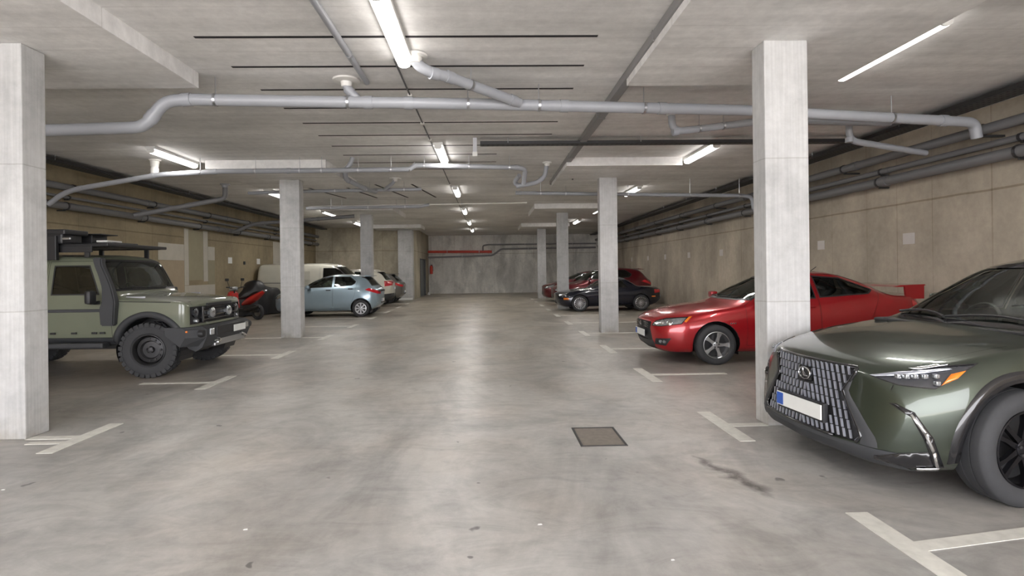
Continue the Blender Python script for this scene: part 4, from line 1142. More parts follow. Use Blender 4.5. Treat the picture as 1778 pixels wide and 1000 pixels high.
build_lancer()

# ======== sage green off-roader, left (nose points to the aisle)
GR = dict(L=4.55,
 zb=[(0, .60), (.1, .52), (1, .48), (4.55, .55)],
 ws=[(0, .78), (.05, .84), (.2, .86), (4.4, .86), (4.55, .84)],
 ww=[(0, .82), (.03, .875), (.1, .895), (.3, .90), (4.4, .90), (4.55, .88)],
 zw=[(0, .90), (4.55, .95)],
 wb=[(0, .80), (.03, .865), (.1, .885), (.5, .89), (4.4, .885), (4.55, .87)],
 zbt=[(0, 1.06), (.06, 1.12), (.2, 1.135), (1.1, 1.17), (1.3, 1.19), (4.55, 1.22)],
 wr=[(0, .68), (.1, .73), (1.05, .79), (1.25, .80), (1.40, .775), (4.4, .765), (4.55, .76)],
 zt=[(0, 1.10), (.05, 1.14), (.2, 1.175), (.8, 1.235), (1.06, 1.26), (1.11, 1.30), (1.40, 1.82), (1.48, 1.86), (1.75, 1.88), (3.5, 1.90), (4.45, 1.88), (4.52, 1.86), (4.55, 1.8)],
 dr=[(0, .03), (1.25, .03), (1.5, .06), (4.55, .06)],
 bow=[(0, .07), (.5, .03), (1.2, .05), (1.6, .04), (2.2, 0), (4.55, -.03)], rf=[.15, .25, .35, .16, .28, .4])
def build_gren():
    c = Car('off_roader', 'boxy sage green off-roader with snorkel and black roof rack, behind the nearest left column', 'off-road car', GR, (-4.50, 9.14, 0), R(180), 'p_gren')
    # local x runs from the grille to the rear, local +y is the side facing the camera
    W = .93
    c.arch(.62, .44, .47, W); c.arch(3.52, .44, .47, W)
    sw = c.panel('side_window', [(1.35, 1.25), (1.40, 1.38), (1.54, 1.70), (2.07, 1.70), (2.07, 1.25)], 'side', 'y', 'glass_dark', .02, 'black', -.004, lim=lambda p, n: p.z > 1.15)
    sw2 = c.panel('side_window', [(2.22, 1.25), (2.22, 1.70), (2.95, 1.70), (2.95, 1.25)], 'side', 'y', 'glass_dark', .02, 'black', -.004, lim=lambda p, n: p.z > 1.15)
    sw3 = c.panel('side_window', [(3.2, 1.25), (3.2, 1.70), (4.3, 1.70), (4.3, 1.25)], 'side', 'y', 'glass_dark', .02, 'black', -.004, lim=lambda p, n: p.z > 1.15)
    c.panel('windshield', [(-.79, 1.30), (.79, 1.30), (.73, 1.79), (-.73, 1.79)], 'front', 'f', 'glass_clear', .035, 'black', -.004, lim=lambda p, n: 1.0 < p.x < 1.6)
    c.panel('rear_window', [(-.66, 1.3), (.66, 1.3), (.62, 1.74), (-.62, 1.74)], 'front', 'r', 'glass_dark', .03, 'black', -.004, lim=lambda p, n: p.x > 4.4)
    c.lining()
    d1 = c.panel('door', [(1.17, .60), (1.17, 1.20), (1.26, 1.36), (1.45, 1.765), (2.14, 1.765), (2.14, .60)], 'side', 'y', c.pt, .006)
    d2 = c.panel('door', [(2.16, .60), (2.16, 1.765), (3.08, 1.765), (3.08, 1.0), (2.98, .60)], 'side', 'y', c.pt, .006)
    for sg in (1, -1): sw[sg].parent = d1[sg]; sw2[sg].parent = d2[sg]
    c.panel('grille', [(-.80, .775), (.80, .775), (.80, 1.045), (-.80, 1.045)], 'front', 'f', 'black', .012, 'black', -.02, lim=lambda p, n: p.x < .4)
    c.panel('hood', [(.02, .74), (1.05, .80), (1.08, 0), (1.05, -.80), (.02, -.74), (-.01, 0)], 'top', 'f', c.pt, .005, lim=lambda p, n: n.z > .3 and p.x < 1.2)
    # bonnet line down the flank
    c.panel('lower_flank', [(1.15, .46), (1.15, .60), (2.95, .60), (2.95, .46)], 'side', 'y', 'plastic', 0, off=.004)
    c.shell()
    bm = bmesh.new()
    for sg in (1, -1):
        pts = [c.hit((x, 3 * sg, 1.115 + .03 * x), (0, -sg, 0)) for x in (.1, .3, .5, .7, .9, 1.1, 1.3)]
        tube(bm, [h + n * .001 for h, n in pts if h], .006, 6)
    obj('hood_seam', bm, 'black', c.root)
    # front lamps and bars
    for y in (-.66, .66):
        for dz, r_ in ((.945, .072), (.82, .035)):
            bm = bmesh.new(); lathe(bm, [(.001, -.03), (r_ * .75, -.025), (r_, -.012), (r_, .03)], 20, 'x'); obj('headlight', bm, 'lens_dark' if r_ > .05 else 'lens', c.root, True, (.045 if r_ > .05 else .03, y, dz))
    for y in (-.27, .27):
        bm = bmesh.new(); lathe(bm, [(.001, -.05), (.07, -.045), (.088, -.03), (.088, .02)], 20, 'x'); obj('spot_lamp', bm, 'lens', c.root, True, (.0, y, .92))
    bm = bmesh.new()
    for z in (.83, .89, .97, 1.02): box(bm, (-.015, -.52, z - .011), (.03, .52, z + .012), .004)
    for y in (-.53, .53): box(bm, (-.012, y - .02, .79), (.03, y + .02, 1.04), .004)
    obj('grille_bars', bm, 'gloss_black', c.root)
    bm = bmesh.new(); box(bm, (-.03, -.42, .745), (.02, .42, .785), .008); obj('front_valance', bm, c.pt, c.root)
    bm = bmesh.new(); box(bm, (-.015, -.40, 1.035), (.03, .40, 1.085), .008); obj('vent_panel', bm, 'black', c.root)
    # steel bumper with winch bay
    bm = bmesh.new()
    prof = [(.26, .74), (-.10, .74), (-.17, .70), (-.17, .58), (-.10, .42), (.0, .36), (.10, .40), (.26, .60)]
    prism(bm, prof, (1, 0, 0), (0, 0, 1), (0, 1, 0), 1.5, (0, -.75, 0))
    for sg in (1, -1):
        p = [(.32, .745), (-.10, .74), (-.17, .70), (-.17, .58), (-.04, .44), (.30, .62)]
        a = [bm.verts.new((x, sg * .75, z)) for x, z in p]; b = [bm.verts.new((x * .62 + .155, sg * .95, z * .96 + .03)) for x, z in p]
        bm.faces.new(a[::-1]); bm.faces.new(b)
        for i in range(len(a)):
            j = (i + 1) % len(a); bm.faces.new((a[i], a[j], b[j], b[i]))
    bmesh.ops.recalc_face_normals(bm, faces=bm.faces[:]); bp = obj('bumper', bm, 'plastic', c.root)
    bm = bmesh.new(); box(bm, (-.185, -.45, .58), (-.16, .45, .72), .01); obj('winch_bay', bm, 'black', bp)
    bm = bmesh.new(); box(bm, (-.135, -.62, .40), (-.06, .42, .52), .012); obj('skid_plate', bm, 'galv', bp)
    bm = bmesh.new()
    for sg in (1, -1): box(bm, (-.19, sg * .60 - .06, .60), (-.16, sg * .60 + .06, .70), .012)
    obj('fog_lamp', bm, 'lens', bp)
    for sg in (1, -1):
        bm = bmesh.new(); box(bm, (.02, sg * .91 - .03, .665), (.11, sg * .91 + .035, .695), .008); obj('turn_signal', bm, 'orange', bp)
        bm = bmesh.new(); tube(bm, [(-.15, sg * .40, .53), (-.22, sg * .40, .50), (-.22, sg * .48, .47), (-.15, sg * .48, .47)], .018, 8, .03); obj('tow_hook', bm, 'chrome', bp, True)
        bm = bmesh.new(); lathe(bm, [(.001, -.04), (.05, -.04), (.06, 0), (.06, .03)], 14, 'x'); obj('bumper_end', bm, 'black', bp, True, (-.12, -.80 * sg, .64))
    plate(c, -.195, -.30, .63, True, False, .42, .11)
    # flares: squared wheel arch trims
    c.flare(.62, .44, .47, .555, 'plastic', .045, 0, 180); c.flare(3.52, .44, .47, .555, 'plastic', .045, 0, 180)
    # side details
    for sg in (1, -1):
        bm = bmesh.new(); box(bm, (1.27, min(sg * .895, sg * .93), .995), (3.10, max(sg * .895, sg * .93), 1.04), .008); obj('side_rail', bm, 'plastic', c.root)
        bm = bmesh.new(); box(bm, (1.25, min(sg * .80, sg * .97), .46), (3.0, max(sg * .80, sg * .97), .535), .02); obj('side_step', bm, 'plastic', c.root)
        bm = bmesh.new()
        for x in (1.30, 1.42, 1.72, 2.03): box(bm, (x - .035, min(sg * .885, sg * .912), .665), (x + .035, max(sg * .885, sg * .912), .695), .006)
        obj('door_buttons', bm, 'black', c.root)
        bm = bmesh.new(); box(bm, (.73, min(sg * .775, sg * .80), 1.19), (1.01, max(sg * .775, sg * .80), 1.215), .004)
        obj('hood_latch', bm, 'satin', c.root)
    bm = bmesh.new(); lathe(bm, [(.0, 0), (.001, 0)], 4, 'y'); bm.free()
    # snorkel on the camera-side pillar
    bm = bmesh.new()
    def loftbox(st):
        rr = []
        for x, z, w, d, y in st: rr.append([bm.verts.new(q) for q in ((x - w, y, z), (x + w, y, z), (x + w, y + d, z), (x - w, y + d, z))])
        for a, b in zip(rr, rr[1:]):
            for i in range(4):
                j = (i + 1) % 4; bm.faces.new((a[i], a[j], b[j], b[i]))
        bm.faces.new(rr[0][::-1]); bm.faces.new(rr[-1])
    loftbox([(1.18, .79, .10, .10, .88), (1.17, 1.05, .115, .12, .88), (1.15, 1.14, .10, .12, .87), (1.20, 1.36, .075, .10, .85), (1.27, 1.55, .065, .10, .84), (1.345, 1.70, .06, .10, .82), (1.36, 1.81, .07, .12, .80)])
    bmesh.ops.bevel(bm, geom=bm.edges[:], offset=.018, segments=2, affect='EDGES'); bmesh.ops.recalc_face_normals(bm, faces=bm.faces[:])
    obj('snorkel', bm, 'plastic', c.root, True)
    c.mirror(1.38, .98, 1.12, 'black', .07, .15, .20)
    # roof rack with boards, awning box, tray
    bm = bmesh.new()
    for sg in (1, -1): box(bm, (1.40, sg * .70 - .03, 1.985), (4.4, sg * .70 + .03, 2.03), .008)
    for k in range(12): x = 1.45 + k * .25; box(bm, (x, -.70, 2.0), (x + .12, .70, 2.03), .006)
    box(bm, (1.30, -.76, 1.99), (1.45, .76, 2.04), .012); box(bm, (1.55, .72, 1.90), (4.4, .75, 2.0), .006)
    for x in (1.60, 2.4, 3.2, 4.2):
        for sg in (1, -1): box(bm, (x, sg * .72 - .02, 1.82), (x + .07, sg * .72 + .02, 2.0), .006)
    rk = obj('roof_rack', bm, 'black', c.root)
    bm = bmesh.new(); box(bm, (1.93, .42, 2.03), (3.9, .82, 2.22), .03); box(bm, (1.88, .35, 2.17), (3.9, .84, 2.25), .02); obj('awning_box', bm, 'black', rk)
    bm = bmesh.new(); box(bm, (1.72, -.10, 2.20), (2.4, .30, 2.215), .004); box(bm, (1.9, -.1, 2.03), (2.3, .25, 2.20), .01); obj('folded_board', bm, 'black', rk)
    bm = bmesh.new(); box(bm, (2.0, .80, 1.78), (2.22, .86, 2.15), .01); obj('awning_bracket', bm, 'black', rk)
    bm = bmesh.new(); box(bm, (1.45, -.2, 2.03), (2.0, .35, 2.07), .01); obj('board', bm, 'black', rk)
    bm = bmesh.new(); box(bm, (1.62, -.05, 2.075), (1.80, .30, 2.11), .01); obj('white_cover', bm, 'white', rk)
    bm = bmesh.new()
    for x in (2.12, 2.30, 1.80): box(bm, (x, .82, 2.09), (x + .12, .845, 2.12), .004)
    obj('buckles', bm, 'galv', rk)
    for y0, y1 in ((-.45, .10), (.15, .68)):
        pts = [c.hit((-1, y0 + (y1 - y0) * k / 5, 1.325 + .02 * math.sin(k / 5 * 3.14)), (1, 0, 0)) for k in range(6)]
        bm = bmesh.new(); tube(bm, [h + n * .02 for h, n in pts if h], .011, 6); obj('wiper', bm, 'black', c.root)
    wheels(c, (.62, 3.52), W + .005, .415, .235, .27, 'steel', 8, 'dark_metal', 'mud', steer=R(5))
    bm = bmesh.new()
    for sg in (1, -1):
        for k in range(12):
            a = 2 * math.pi * k / 12; rr = .235 * .70
            lathe(bm, [(.001, sg * (W - .062)), (.017, sg * (W - .062)), (.017, sg * (W - .075))], 8, 'y', (.62 + math.cos(a) * rr, 0, .411 + math.sin(a) * rr))
    obj('rim_holes', bm, 'black', c.root)
    c.seats((1.8, 2.7), .38, .74, .46, .60); c.dash(1.45, 1.30, .70, -.36)
    bm = bmesh.new(); box(bm, (.3, -.60, .40), (4.3, .60, .56)); obj('chassis', bm, 'black', c.root)
    bm = bmesh.new()
    for x in (.60, 3.52): tube(bm, [(x, -.7, .41), (x, .7, .41)], .05, 10)
    obj('axles', bm, 'black', c.root)
    return c
build_gren()

# ======== hatchbacks
def hatch_spec(L=3.92, W=1.695, H=1.475, nose=.74, tail_z=1.0, rearx=.88):
    w = W / 2; k = H / 1.475; q = L / 3.92
    def X(t): return [(a * q, b) for a, b in t]
    return dict(L=L,
     zb=X([(0, .36), (.06, .24), (.3, .19), (3.5, .21), (3.8, .30), (3.92, .42)]),
     ws=X([(0, .66 * w / .85), (.1, .74 * w / .85), (.4, w - .03), (3.4, w - .03), (3.8, w - .12), (3.92, w - .22)]),
     ww=X([(0, w - .20), (.06, w - .12), (.2, w - .05), (.6, w), (2, w - .005), (3.3, w), (3.7, w - .05), (3.92, w - .17)]),
     zw=X([(0, .55), (.6, .62), (3, .70), (3.92, .75)]),
     wb=X([(0, w - .28), (.1, w - .18), (.5, w - .08), (1.2, w - .06), (3.2, w - .07), (3.7, w - .13), (3.92, w - .25)]),
     zbt=X([(0, .66), (.1, .74), (.5, .84), (1.1, .93), (2.2, 1.0), (3.2, 1.05 * k), (3.7, 1.02 * k), (3.92, .88)]),
     wr=X([(0, w - .38), (.4, w - .22), (1.0, w - .20), (1.7, w - .29), (2.8, w - .31), (3.5, w - .26), (3.92, w - .34)]),
     zt=X([(0, nose), (.06, nose + .05), (.3, .88), (.8, .98), (1.0, 1.02), (1.08, 1.06), (1.5, 1.28 * k), (1.9, 1.42 * k), (2.3, H), (2.9, 1.465 * k), (3.3, 1.42 * k), (3.45, 1.37 * k), (3.82, 1.03 * k), (3.89, .98 * k), (3.92, .90 * k)]),
     dr=X([(0, .03), (1.2, .03), (2, .06), (3.4, .06), (3.92, .03)]),
     bow=X([(0, .22), (.5, .15), (1.2, .12), (2, .05), (3, 0), (3.92, -.15)]))
def build_hatch(label, loc, L, W, H, pt, style, n, rimm, R0=.295, detail=True, rail=False, rot=0, tail='redlens', wb=None, dark_rear=False):
    S = hatch_spec(L, W, H); q = L / 3.92; k = H / 1.475
    c = Car('parked_car', label, 'car', S, loc, rot, pt)
    w = W / 2; fx, rx = .78 * q, 3.27 * q
    c.arch(fx, R0 + .005, R0 + .055, w); c.arch(rx, R0 + .005, R0 + .055, w)
    P = lambda t: [(a * q, b * k) for a, b in t]
    sw = c.panel('side_window', P([(1.32, 1.01), (1.40, 1.10), (1.82, 1.34), (2.22, 1.40), (2.22, 1.03)]), 'side', 'y', 'glass', .018, 'black', -.004, lim=lambda p, nn: p.z > .9)
    sw2 = c.panel('side_window', P([(2.29, 1.04), (2.29, 1.40), (2.85, 1.385), (3.08, 1.22), (3.05, 1.15), (2.95, 1.08)]), 'side', 'y', 'glass_dark', .018, 'black', -.004, lim=lambda p, nn: p.z > .9)
    c.panel('windshield', [(-w + .13, 1.07), (w - .13, 1.07), (w - .31, 1.37 * k), (-w + .31, 1.37 * k)], 'front', 'f', 'glass', .025, 'black', -.004, lim=lambda p, nn: p.x < 2.2 * q and p.x > .9 * q)
    c.panel('rear_window', [(-w + .22, 1.06 * k), (w - .22, 1.06 * k), (w - .30, 1.37 * k), (-w + .30, 1.37 * k)], 'front', 'r', 'glass_dark', .025, 'black', -.004, lim=lambda p, nn: p.x > 3.2 * q)
    c.lining()
    d1 = c.panel('door', P([(1.22, .26), (1.22, .98), (1.80, 1.39), (2.245, 1.43), (2.245, .26)]), 'side', 'y', pt, .004)
    d2 = c.panel('door', P([(2.265, .26), (2.265, 1.43), (2.9, 1.42), (3.14, 1.24), (3.05, .75), (2.82, .26)]), 'side', 'y', pt, .004)
    for sg in (1, -1): sw[sg].parent = d1[sg]; sw2[sg].parent = d2[sg]
    c.handle(2.10 * q, .93 * k, parent=d1, w=.16); c.handle(2.90 * q, .97 * k, parent=d2, w=.16)
    c.panel('tail_light', P([(3.42, .93), (3.56, .99), (3.90, .87), (3.90, .77)]) if not rail else P([(3.62, .80), (3.60, 1.02), (3.90, 1.0), (3.90, .84)]), 'side', 'y', tail, .0, off=.004)
    A = R(45)
    c.panel('headlight', [(.42, .64), (.50, .74), (.95, .86), (.90, .72), (.65, .64)], A, 'y', 'lens', .01, 'black', -.002, lim=lambda p, nn: p.x < 1 and p.z > .5)
    c.panel('grille', [(-.35, .30), (.35, .30), (.42, .50), (-.42, .50)], 'front', 'f', 'black', 0, off=-.004, lim=lambda p, nn: p.x < .5)
    if dark_rear: c.panel('rear_bumper', [(3.3 * q, .15), (3.6 * q, .55), (L, .58), (L, .15)], 'side', 'y', 'plastic', 0, off=.004)
    c.shell()
    S_ = S
    plate(c, L + .004 - (.0 if not dark_rear else .0), 0, .55 if not rail else .80, False, True, .46)
    bm = bmesh.new(); box(bm, (L - .06, -.30, .44), (L + .0, .30, .50), .01); obj('bumper_insert', bm, 'black', c.root)
    for sg in (1, -1):
        bm = bmesh.new(); 
        h, nn = c.hit((6, sg * (w - .24), .46), (-1, 0, 0))
        if h is not None: box(bm, (h.x - .01, h.y - .05, .44), (h.x + .012, h.y + .05, .48), .008); obj('reflector', bm, 'lens', c.root)
        else: bm.free()
    if rail:
        for sg in (1, -1):
            bm = bmesh.new(); zz = H * .975; tube(bm, [(1.9 * q, sg * (w - .27), zz - .04), (2.0 * q, sg * (w - .27), zz + .04), (3.1 * q, sg * (w - .28), zz + .03), (3.25 * q, sg * (w - .28), zz - .05)], .018, 8, .06); obj('roof_rail', bm, pt, c.root, True)
    bm = bmesh.new(); prism(bm, [(3.36 * q, 1.395 * k), (3.36 * q, 1.43 * k), (3.58 * q, 1.405 * k), (3.58 * q, 1.39 * k)], (1, 0, 0), (0, 0, 1), (0, 1, 0), 2 * (w - .33), (0, -w + .33, 0)); obj('roof_spoiler', bm, pt, c.root)
    wheels(c, (fx, rx), w - .005, R0, R0 * .67, .19, style, n, rimm)
    c.mirror(1.42 * q, w - .03, .99 * k, None, .09, .15, .12); c.seats((1.72 * q, 2.5 * q), w * .42, .34, .44, .62); c.dash(1.48 * q, 1.02, w - .25)
    return c
build_hatch('light ice-blue hatchback with eight-spoke wheel covers, parked behind the second left column', (-7.50, 19.55, 0), 3.70, 1.695, 1.475, 'p_mazda', 'cover', 8, 'alloy')
build_hatch('small white hatchback with roof rails, showing its tail beyond the ice-blue hatchback', (-8.32, 24.85, 0), 4.02, 1.74, 1.64, 'p_white', 'five', 5, 'alloy_dark', .32, rail=True, dark_rear=True)
build_hatch('brown-grey hatchback, the farthest car on the left', (-8.35, 27.3, 0), 4.15, 1.78, 1.50, 'p_grey', 'five', 5, 'alloy', .31)
build_hatch('dark red tall hatchback parked behind the navy roadster', (2.75, 23.6, 0), 4.25, 1.82, 1.60, 'p_darkred', 'five', 5, 'alloy', .33)
build_hatch('dark red car, only its nose showing left of the third right column', (2.62, 26.6, 0), 4.1, 1.76, 1.46, 'p_darkred', 'five', 5, 'alloy_dark', .31)

# ======== navy roadster with black soft top
RD = dict(L=3.97,
 zb=[(0, .34), (.06, .24), (.3, .16), (3.4, .17), (3.8, .26), (3.97, .40)],
 ws=[(0, .58), (.1, .68), (.4, .80), (3.3, .80), (3.7, .72), (3.97, .56)],
 ww=[(0, .62), (.06, .70), (.2, .77), (.6, .835), (2, .82), (3.1, .84), (3.6, .78), (3.97, .62)],
 zw=[(0, .48), (.6, .55), (3, .60), (3.97, .62)],
 wb=[(0, .54), (.1, .65), (.5, .75), (1.2, .78), (3, .79), (3.6, .70), (3.97, .54)],
 zbt=[(0, .58), (.1, .64), (.5, .72), (.8, .77), (1.3, .79), (2.4, .82), (3.1, .87), (3.6, .84), (3.97, .72)],
 wr=[(0, .42), (.4, .56), (1.2, .62), (1.9, .52), (2.6, .50), (3.2, .60), (3.97, .44)],
 zt=[(0, .64), (.06, .68), (.4, .76), (.9, .82), (1.25, .86), (1.33, .90), (1.85, 1.18), (2.15, 1.235), (2.5, 1.22), (2.85, 1.05), (3.0, .94), (3.4, .90), (3.8, .87), (3.97, .78)],
 dr=[(0, .02), (1.3, .03), (2, .06), (2.6, .07), (3, .03), (3.97, .02)],
 bow=[(0, .28), (.5, .16), (1.3, .10), (2, .04), (3, 0), (3.97, -.26)])
def build_roadster():
    c = Car('parked_car', 'low navy roadster with black soft top, behind the second right column', 'car', RD, (2.50, 20.55, 0), R(1), 'p_navy')
    W = .835; c.arch(.83, .30, .335, W); c.arch(3.095, .30, .335, W)
    c.panel('side_window', [(1.60, .86), (2.0, 1.10), (2.45, 1.12), (2.62, .86)], 'side', 'y', 'glass_dark', .018, 'black', -.003, lim=lambda p, n: p.z > .8)
    c.panel('windshield', [(-.64, .91), (.64, .91), (.51, 1.15), (-.51, 1.15)], 'front', 'f', 'glass_dark', .02, 'black', -.003, lim=lambda p, n: 1.2 < p.x < 2.1)
    c.lining()
    c.panel('soft_top', [(1.78, 1.13), (1.84, 1.5), (3.1, 1.5), (3.1, .93), (2.62, .86), (2.5, 1.0), (2.4, 1.13)], 'side', 'y', 'rubber', 0, off=.004, lim=lambda p, n: p.z > .85)
    c.panel('door', [(1.42, .28), (1.42, .79), (2.62, .81), (2.62, .28)], 'side', 'y', c.pt, .004)
    A = R(45)
    c.panel('headlight', [(.33, .585), (.42, .655), (.72, .70), (.80, .69), (.70, .60), (.50, .56)], A, 'y', 'lens', .008, 'chrome', -.002, lim=lambda p, n: p.x < .9 and p.z > .45)
    c.panel('side_marker', [(.66, .43), (.66, .50), (.84, .50), (.84, .43)], A, 'y', 'orange', 0, off=.004, lim=lambda p, n: p.x < .8)
    c.panel('rear_marker', [(3.50, .50), (3.50, .54), (3.66, .54), (3.66, .50)], 'side', 'y', 'orange', 0, off=.004)
    c.panel('tail_light', [(3.62, .64), (3.62, .78), (3.95, .76), (3.95, .66)], 'side', 'y', 'redlens', 0, off=.003)
    c.panel('grille', [(-.34, .28), (.34, .28), (.28, .42), (-.28, .42)], 'front', 'f', 'black', 0, off=-.004, lim=lambda p, n: p.x < .5)
    c.shell(); plate(c, 3.99, 0, .5, False)
    wheels(c, (.83, 3.095), W - .005, .298, .215, .20, 'multi', 17, 'alloy'); c.mirror(1.62, .80, .86, None, .08, .14, .10); c.seats((1.95,), .34, .28, .44, .5); c.dash(1.6, .88, .55)
build_roadster()

# ======== cream van, nose towards the aisle
VN = dict(L=4.60,
 zb=[(0, .40), (.08, .28), (.3, .24), (4.60, .30)],
 ws=[(0, .70), (.1, .80), (.3, .86), (4.45, .88), (4.60, .86)],
 ww=[(0, .76), (.06, .84), (.2, .90), (.5, .92), (4.52, .92), (4.60, .90)],
 zw=[(0, .62), (.6, .70), (4.60, .80)],
 wb=[(0, .72), (.1, .82), (.5, .88), (1.2, .90), (4.52, .90), (4.60, .88)],
 zbt=[(0, .82), (.1, .92), (.5, 1.02), (1.1, 1.12), (4.60, 1.14)],
 wr=[(0, .60), (.5, .72), (.8, .78), (1.7, .76), (4.52, .78), (4.60, .76)],
 zt=[(0, .90), (.06, .96), (.3, 1.04), (.62, 1.12), (.70, 1.17), (1.2, 1.62), (1.5, 1.84), (1.75, 1.90), (2.2, 1.93), (4.45, 1.92), (4.57, 1.86), (4.60, 1.75)],
 dr=[(0, .03), (.8, .03), (1.8, .08), (4.60, .08)],
 bow=[(0, .20), (.5, .14), (1.0, .14), (1.8, .04), (3, 0), (4.60, -.02)], rf=[.2, .3, .4, .25, .35, .5])
def build_van():
    c = Car('parked_van', 'cream panel van standing beyond the ice-blue hatchback', 'van', VN, (-4.52, 22.38, 0), R(180), 'p_whitevan')
    W = .92; c.arch(.85, .33, .385, W); c.arch(3.77, .33, .385, W)
    c.panel('side_window', [(.95, 1.20), (1.35, 1.62), (1.55, 1.72), (2.02, 1.72), (2.02, 1.20)], 'side', 'y', 'glass_dark', .02, 'black', -.004, lim=lambda p, n: p.z > 1.05)
    c.panel('windshield', [(-.80, 1.18), (.80, 1.18), (.72, 1.78), (-.72, 1.78)], 'front', 'f', 'glass_dark', .03, 'black', -.004, lim=lambda p, n: .5 < p.x < 2)
    c.lining()
    c.panel('door', [(.98, .36), (.88, 1.10), (1.42, 1.76), (2.12, 1.78), (2.12, .36)], 'side', 'y', c.pt, .005)
    c.panel('sliding_door', [(2.16, .36), (2.16, 1.78), (3.2, 1.78), (3.2, .36)], 'side', 'y', c.pt, .005)
    A = R(45)
    c.panel('headlight', [(.45, .72), (.47, .88), (.88, .93), (.86, .74)], A, 'y', 'lens', .01, 'black', -.002, lim=lambda p, n: p.x < .9 and p.z > .5)
    c.panel('grille', [(-.5, .70), (.5, .70), (.5, .84), (-.5, .84)], 'front', 'f', 'black', 0, off=-.003, lim=lambda p, n: p.x < .5)
    c.panel('side_moulding', [(2.3, 1.13), (2.3, 1.15), (4.7, 1.16), (4.7, 1.14)], 'side', 'y', 'plastic', 0, off=.006)
    c.shell()
    for sg in (1, -1):
        bm = bmesh.new(); box(bm, (2.5, min(sg * .895, sg * .91), 1.26), (3.4, max(sg * .895, sg * .91), 1.60), .004); obj('side_panel', bm, c.pt, c.root)
    wheels(c, (.85, 3.77), W - .005, .328, .20, .21, 'steel', 8, 'galv'); c.mirror(1.12, .92, 1.18, 'black', .08, .18, .22); c.seats((1.5,), .45, .62, .46, .7); c.dash(1.15, 1.15, .7)
build_van()

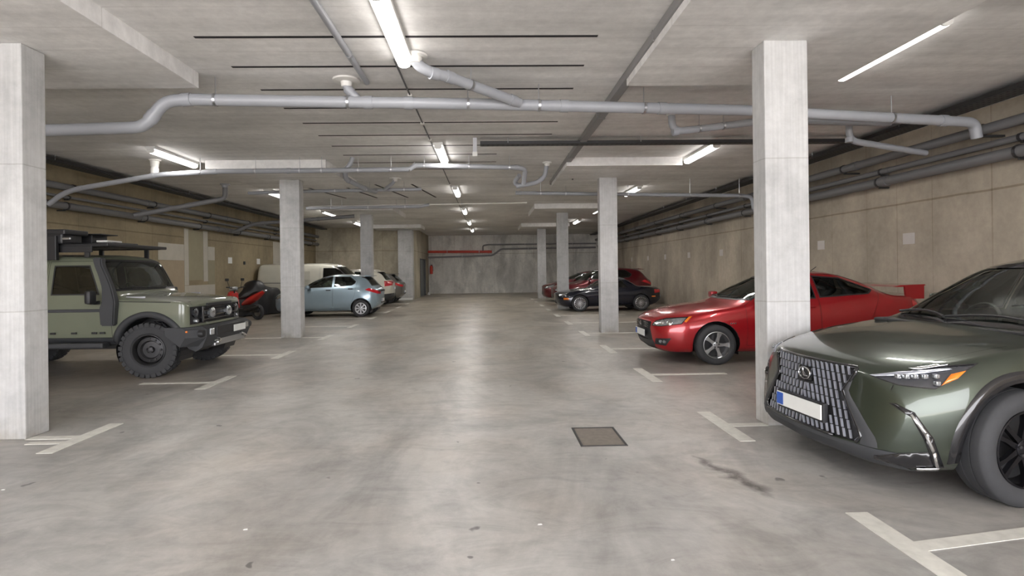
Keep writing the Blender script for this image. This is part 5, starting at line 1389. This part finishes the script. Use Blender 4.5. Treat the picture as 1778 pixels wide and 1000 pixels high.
# ======== red scooter and covered motorbike near the left wall
def build_scooter():
    r = empty('scooter', (-8.25, 18.45, 0), R(-25)); tag(r, 'red scooter with black seat and round mirrors standing near the left wall', 'scooter')
    for x in (-.62, .62):
        bm = bmesh.new(); lathe(bm, [(.15, -.04), (.21, -.055), (.25, -.03), (.255, 0), (.25, .03), (.21, .055), (.15, .04)], 32, 'y', closed=True); w = obj('wheel', bm, 'rubber', r, True, (x, 0, .255))
        bm = bmesh.new(); lathe(bm, [(.155, -.03), (.155, .03), (.13, .02), (.04, .03), (.001, .03)], 24, 'y'); lathe(bm, [(.155, -.03), (.05, -.03), (.001, -.03)], 24, 'y'); obj('rim', bm, 'galv', w, True)
    def loft(st, m, nm, par=None, seg=14):
        bm = bmesh.new(); rr = []
        for x, z, a, b in st: rr.append([bm.verts.new((x + math.sin(t) * a * .35 * 0, math.cos(t) * a, z + math.sin(t) * b)) for t in [2 * math.pi * i / seg for i in range(seg)]])
        for p, q in zip(rr, rr[1:]):
            for i in range(seg): bm.faces.new((p[i], p[(i + 1) % seg], q[(i + 1) % seg], q[i]))
        bm.faces.new(rr[0]); bm.faces.new(rr[-1]); bmesh.ops.recalc_face_normals(bm, faces=bm.faces[:]); return obj(nm, bm, m, par or r, True)
    loft([(-.05, .50, .08, .05), (.10, .55, .15, .12), (.35, .66, .17, .14), (.62, .78, .14, .12), (.88, .92, .08, .06), (.96, .97, .03, .03)], 'p_scoot', 'rear_fairing')
    loft([(-.2, .70, .07, .04), (0, .72, .13, .05), (.3, .78, .14, .05), (.5, .88, .12, .05), (.70, .94, .08, .03)], 'black', 'seat')
    bm = bmesh.new(); box(bm, (.86, -.05, .93), (1.0, .05, .99), .015); obj('tail_light', bm, 'lens', r)
    bm = bmesh.new(); prism(bm, [(-.62, .50), (-.46, .30), (-.34, .34), (-.40, .62), (-.44, .92), (-.56, .96), (-.66, .80)], (1, 0, 0), (0, 0, 1), (0, 1, 0), .34, (0, -.17, 0)); bmesh.ops.bevel(bm, geom=bm.edges[:], offset=.045, segments=3, affect='EDGES'); obj('front_shield', bm, 'p_scoot', r, True)
    bm = bmesh.new(); prism(bm, [(-.46, .26), (.25, .26), (.35, .36), (-.38, .36)], (1, 0, 0), (0, 0, 1), (0, 1, 0), .30, (0, -.15, 0)); obj('footboard', bm, 'black', r)
    bm = bmesh.new(); prism(bm, [(-.90, .42), (-.78, .56), (-.52, .56), (-.40, .44), (-.55, .48), (-.75, .48)], (1, 0, 0), (0, 0, 1), (0, 1, 0), .13, (0, -.065, 0)); obj('front_mudguard', bm, 'p_scoot', r)
    bm = bmesh.new(); box(bm, (.05, -.13, .25), (.7, .05, .5), .05); tube(bm, [(.2, -.16, .3), (.75, -.18, .42), (.9, -.18, .46)], .045, 10); obj('engine_and_exhaust', bm, 'dark_metal', r, True)
    bm = bmesh.new(); tube(bm, [(-.62, 0, .26), (-.50, 0, .70), (-.44, 0, 1.02)], .025, 8); tube(bm, [(-.40, -.32, 1.08), (-.44, -.12, 1.04), (-.44, .12, 1.04), (-.40, .32, 1.08)], .014, 8, .05); obj('handlebar', bm, 'black', r, True)
    bm = bmesh.new(); box(bm, (-.58, -.12, .96), (-.42, .12, 1.10), .04); obj('headlight_cowl', bm, 'galv', r, True)
    for sg in (1, -1):
        bm = bmesh.new(); tube(bm, [(-.42, sg * .22, 1.06), (-.44, sg * .30, 1.30)], .008, 6); mm = obj('mirror_stem', bm, 'black', r, True)
        bm = bmesh.new(); box(bm, (-.45, sg * .31 - .065, 1.29), (-.42, sg * .31 + .065, 1.38), .012); obj('mirror', bm, 'black', mm, True)
        bm = bmesh.new(); tube(bm, [(-.40, sg * .24, 1.075), (-.40, sg * .36, 1.085)], .02, 8); obj('grip', bm, 'black', r, True)
build_scooter()
def build_cover():
    r = empty('covered_motorbike', (-8.52, 20.25, 0), R(62)); tag(r, 'black covered motorbike between the red scooter and the cream van', 'motorbike')
    bm = bmesh.new(); nx, na = 30, 20; rows = []
    zt = pchip([(-1.0, .55), (-.85, .72), (-.55, 1.02), (-.35, 1.26), (-.1, 1.30), (.1, 1.12), (.5, 1.0), (.8, .98), (.95, .62), (1.0, .5)])
    wd = pchip([(-1.0, .12), (-.6, .24), (-.3, .42), (0, .40), (.5, .28), (.9, .22), (1.0, .12)])
    for i in range(nx + 1):
        x = -1 + 2 * i / nx; row = []
        for j in range(na + 1):
            a = math.pi * j / na; ca, sa = math.cos(a), math.sin(a)
            y = wd(x) * math.copysign(abs(ca) ** .55, ca); z = .04 + (zt(x) - .04) * sa ** .5 + .012 * math.sin(9 * x + 5 * j)
            row.append(bm.verts.new((x, y * (1 + .05 * math.sin(14 * x + j)), max(z, .02))))
        rows.append(row)
    for p, q in zip(rows, rows[1:]):
        for j in range(na): bm.faces.new((p[j], p[j + 1], q[j + 1], q[j]))
    bm.faces.new(rows[0]); bm.faces.new(rows[-1]); bmesh.ops.recalc_face_normals(bm, faces=bm.faces[:]); obj('cover_sheet', bm, 'black', r, 'all')
    for x in (-.68, .68):
        bm = bmesh.new(); lathe(bm, [(.2, -.05), (.3, -.05), (.3, .05), (.2, .05)], 28, 'y', closed=True); obj('wheel', bm, 'rubber', r, True, (x, 0, .3))
build_cover()
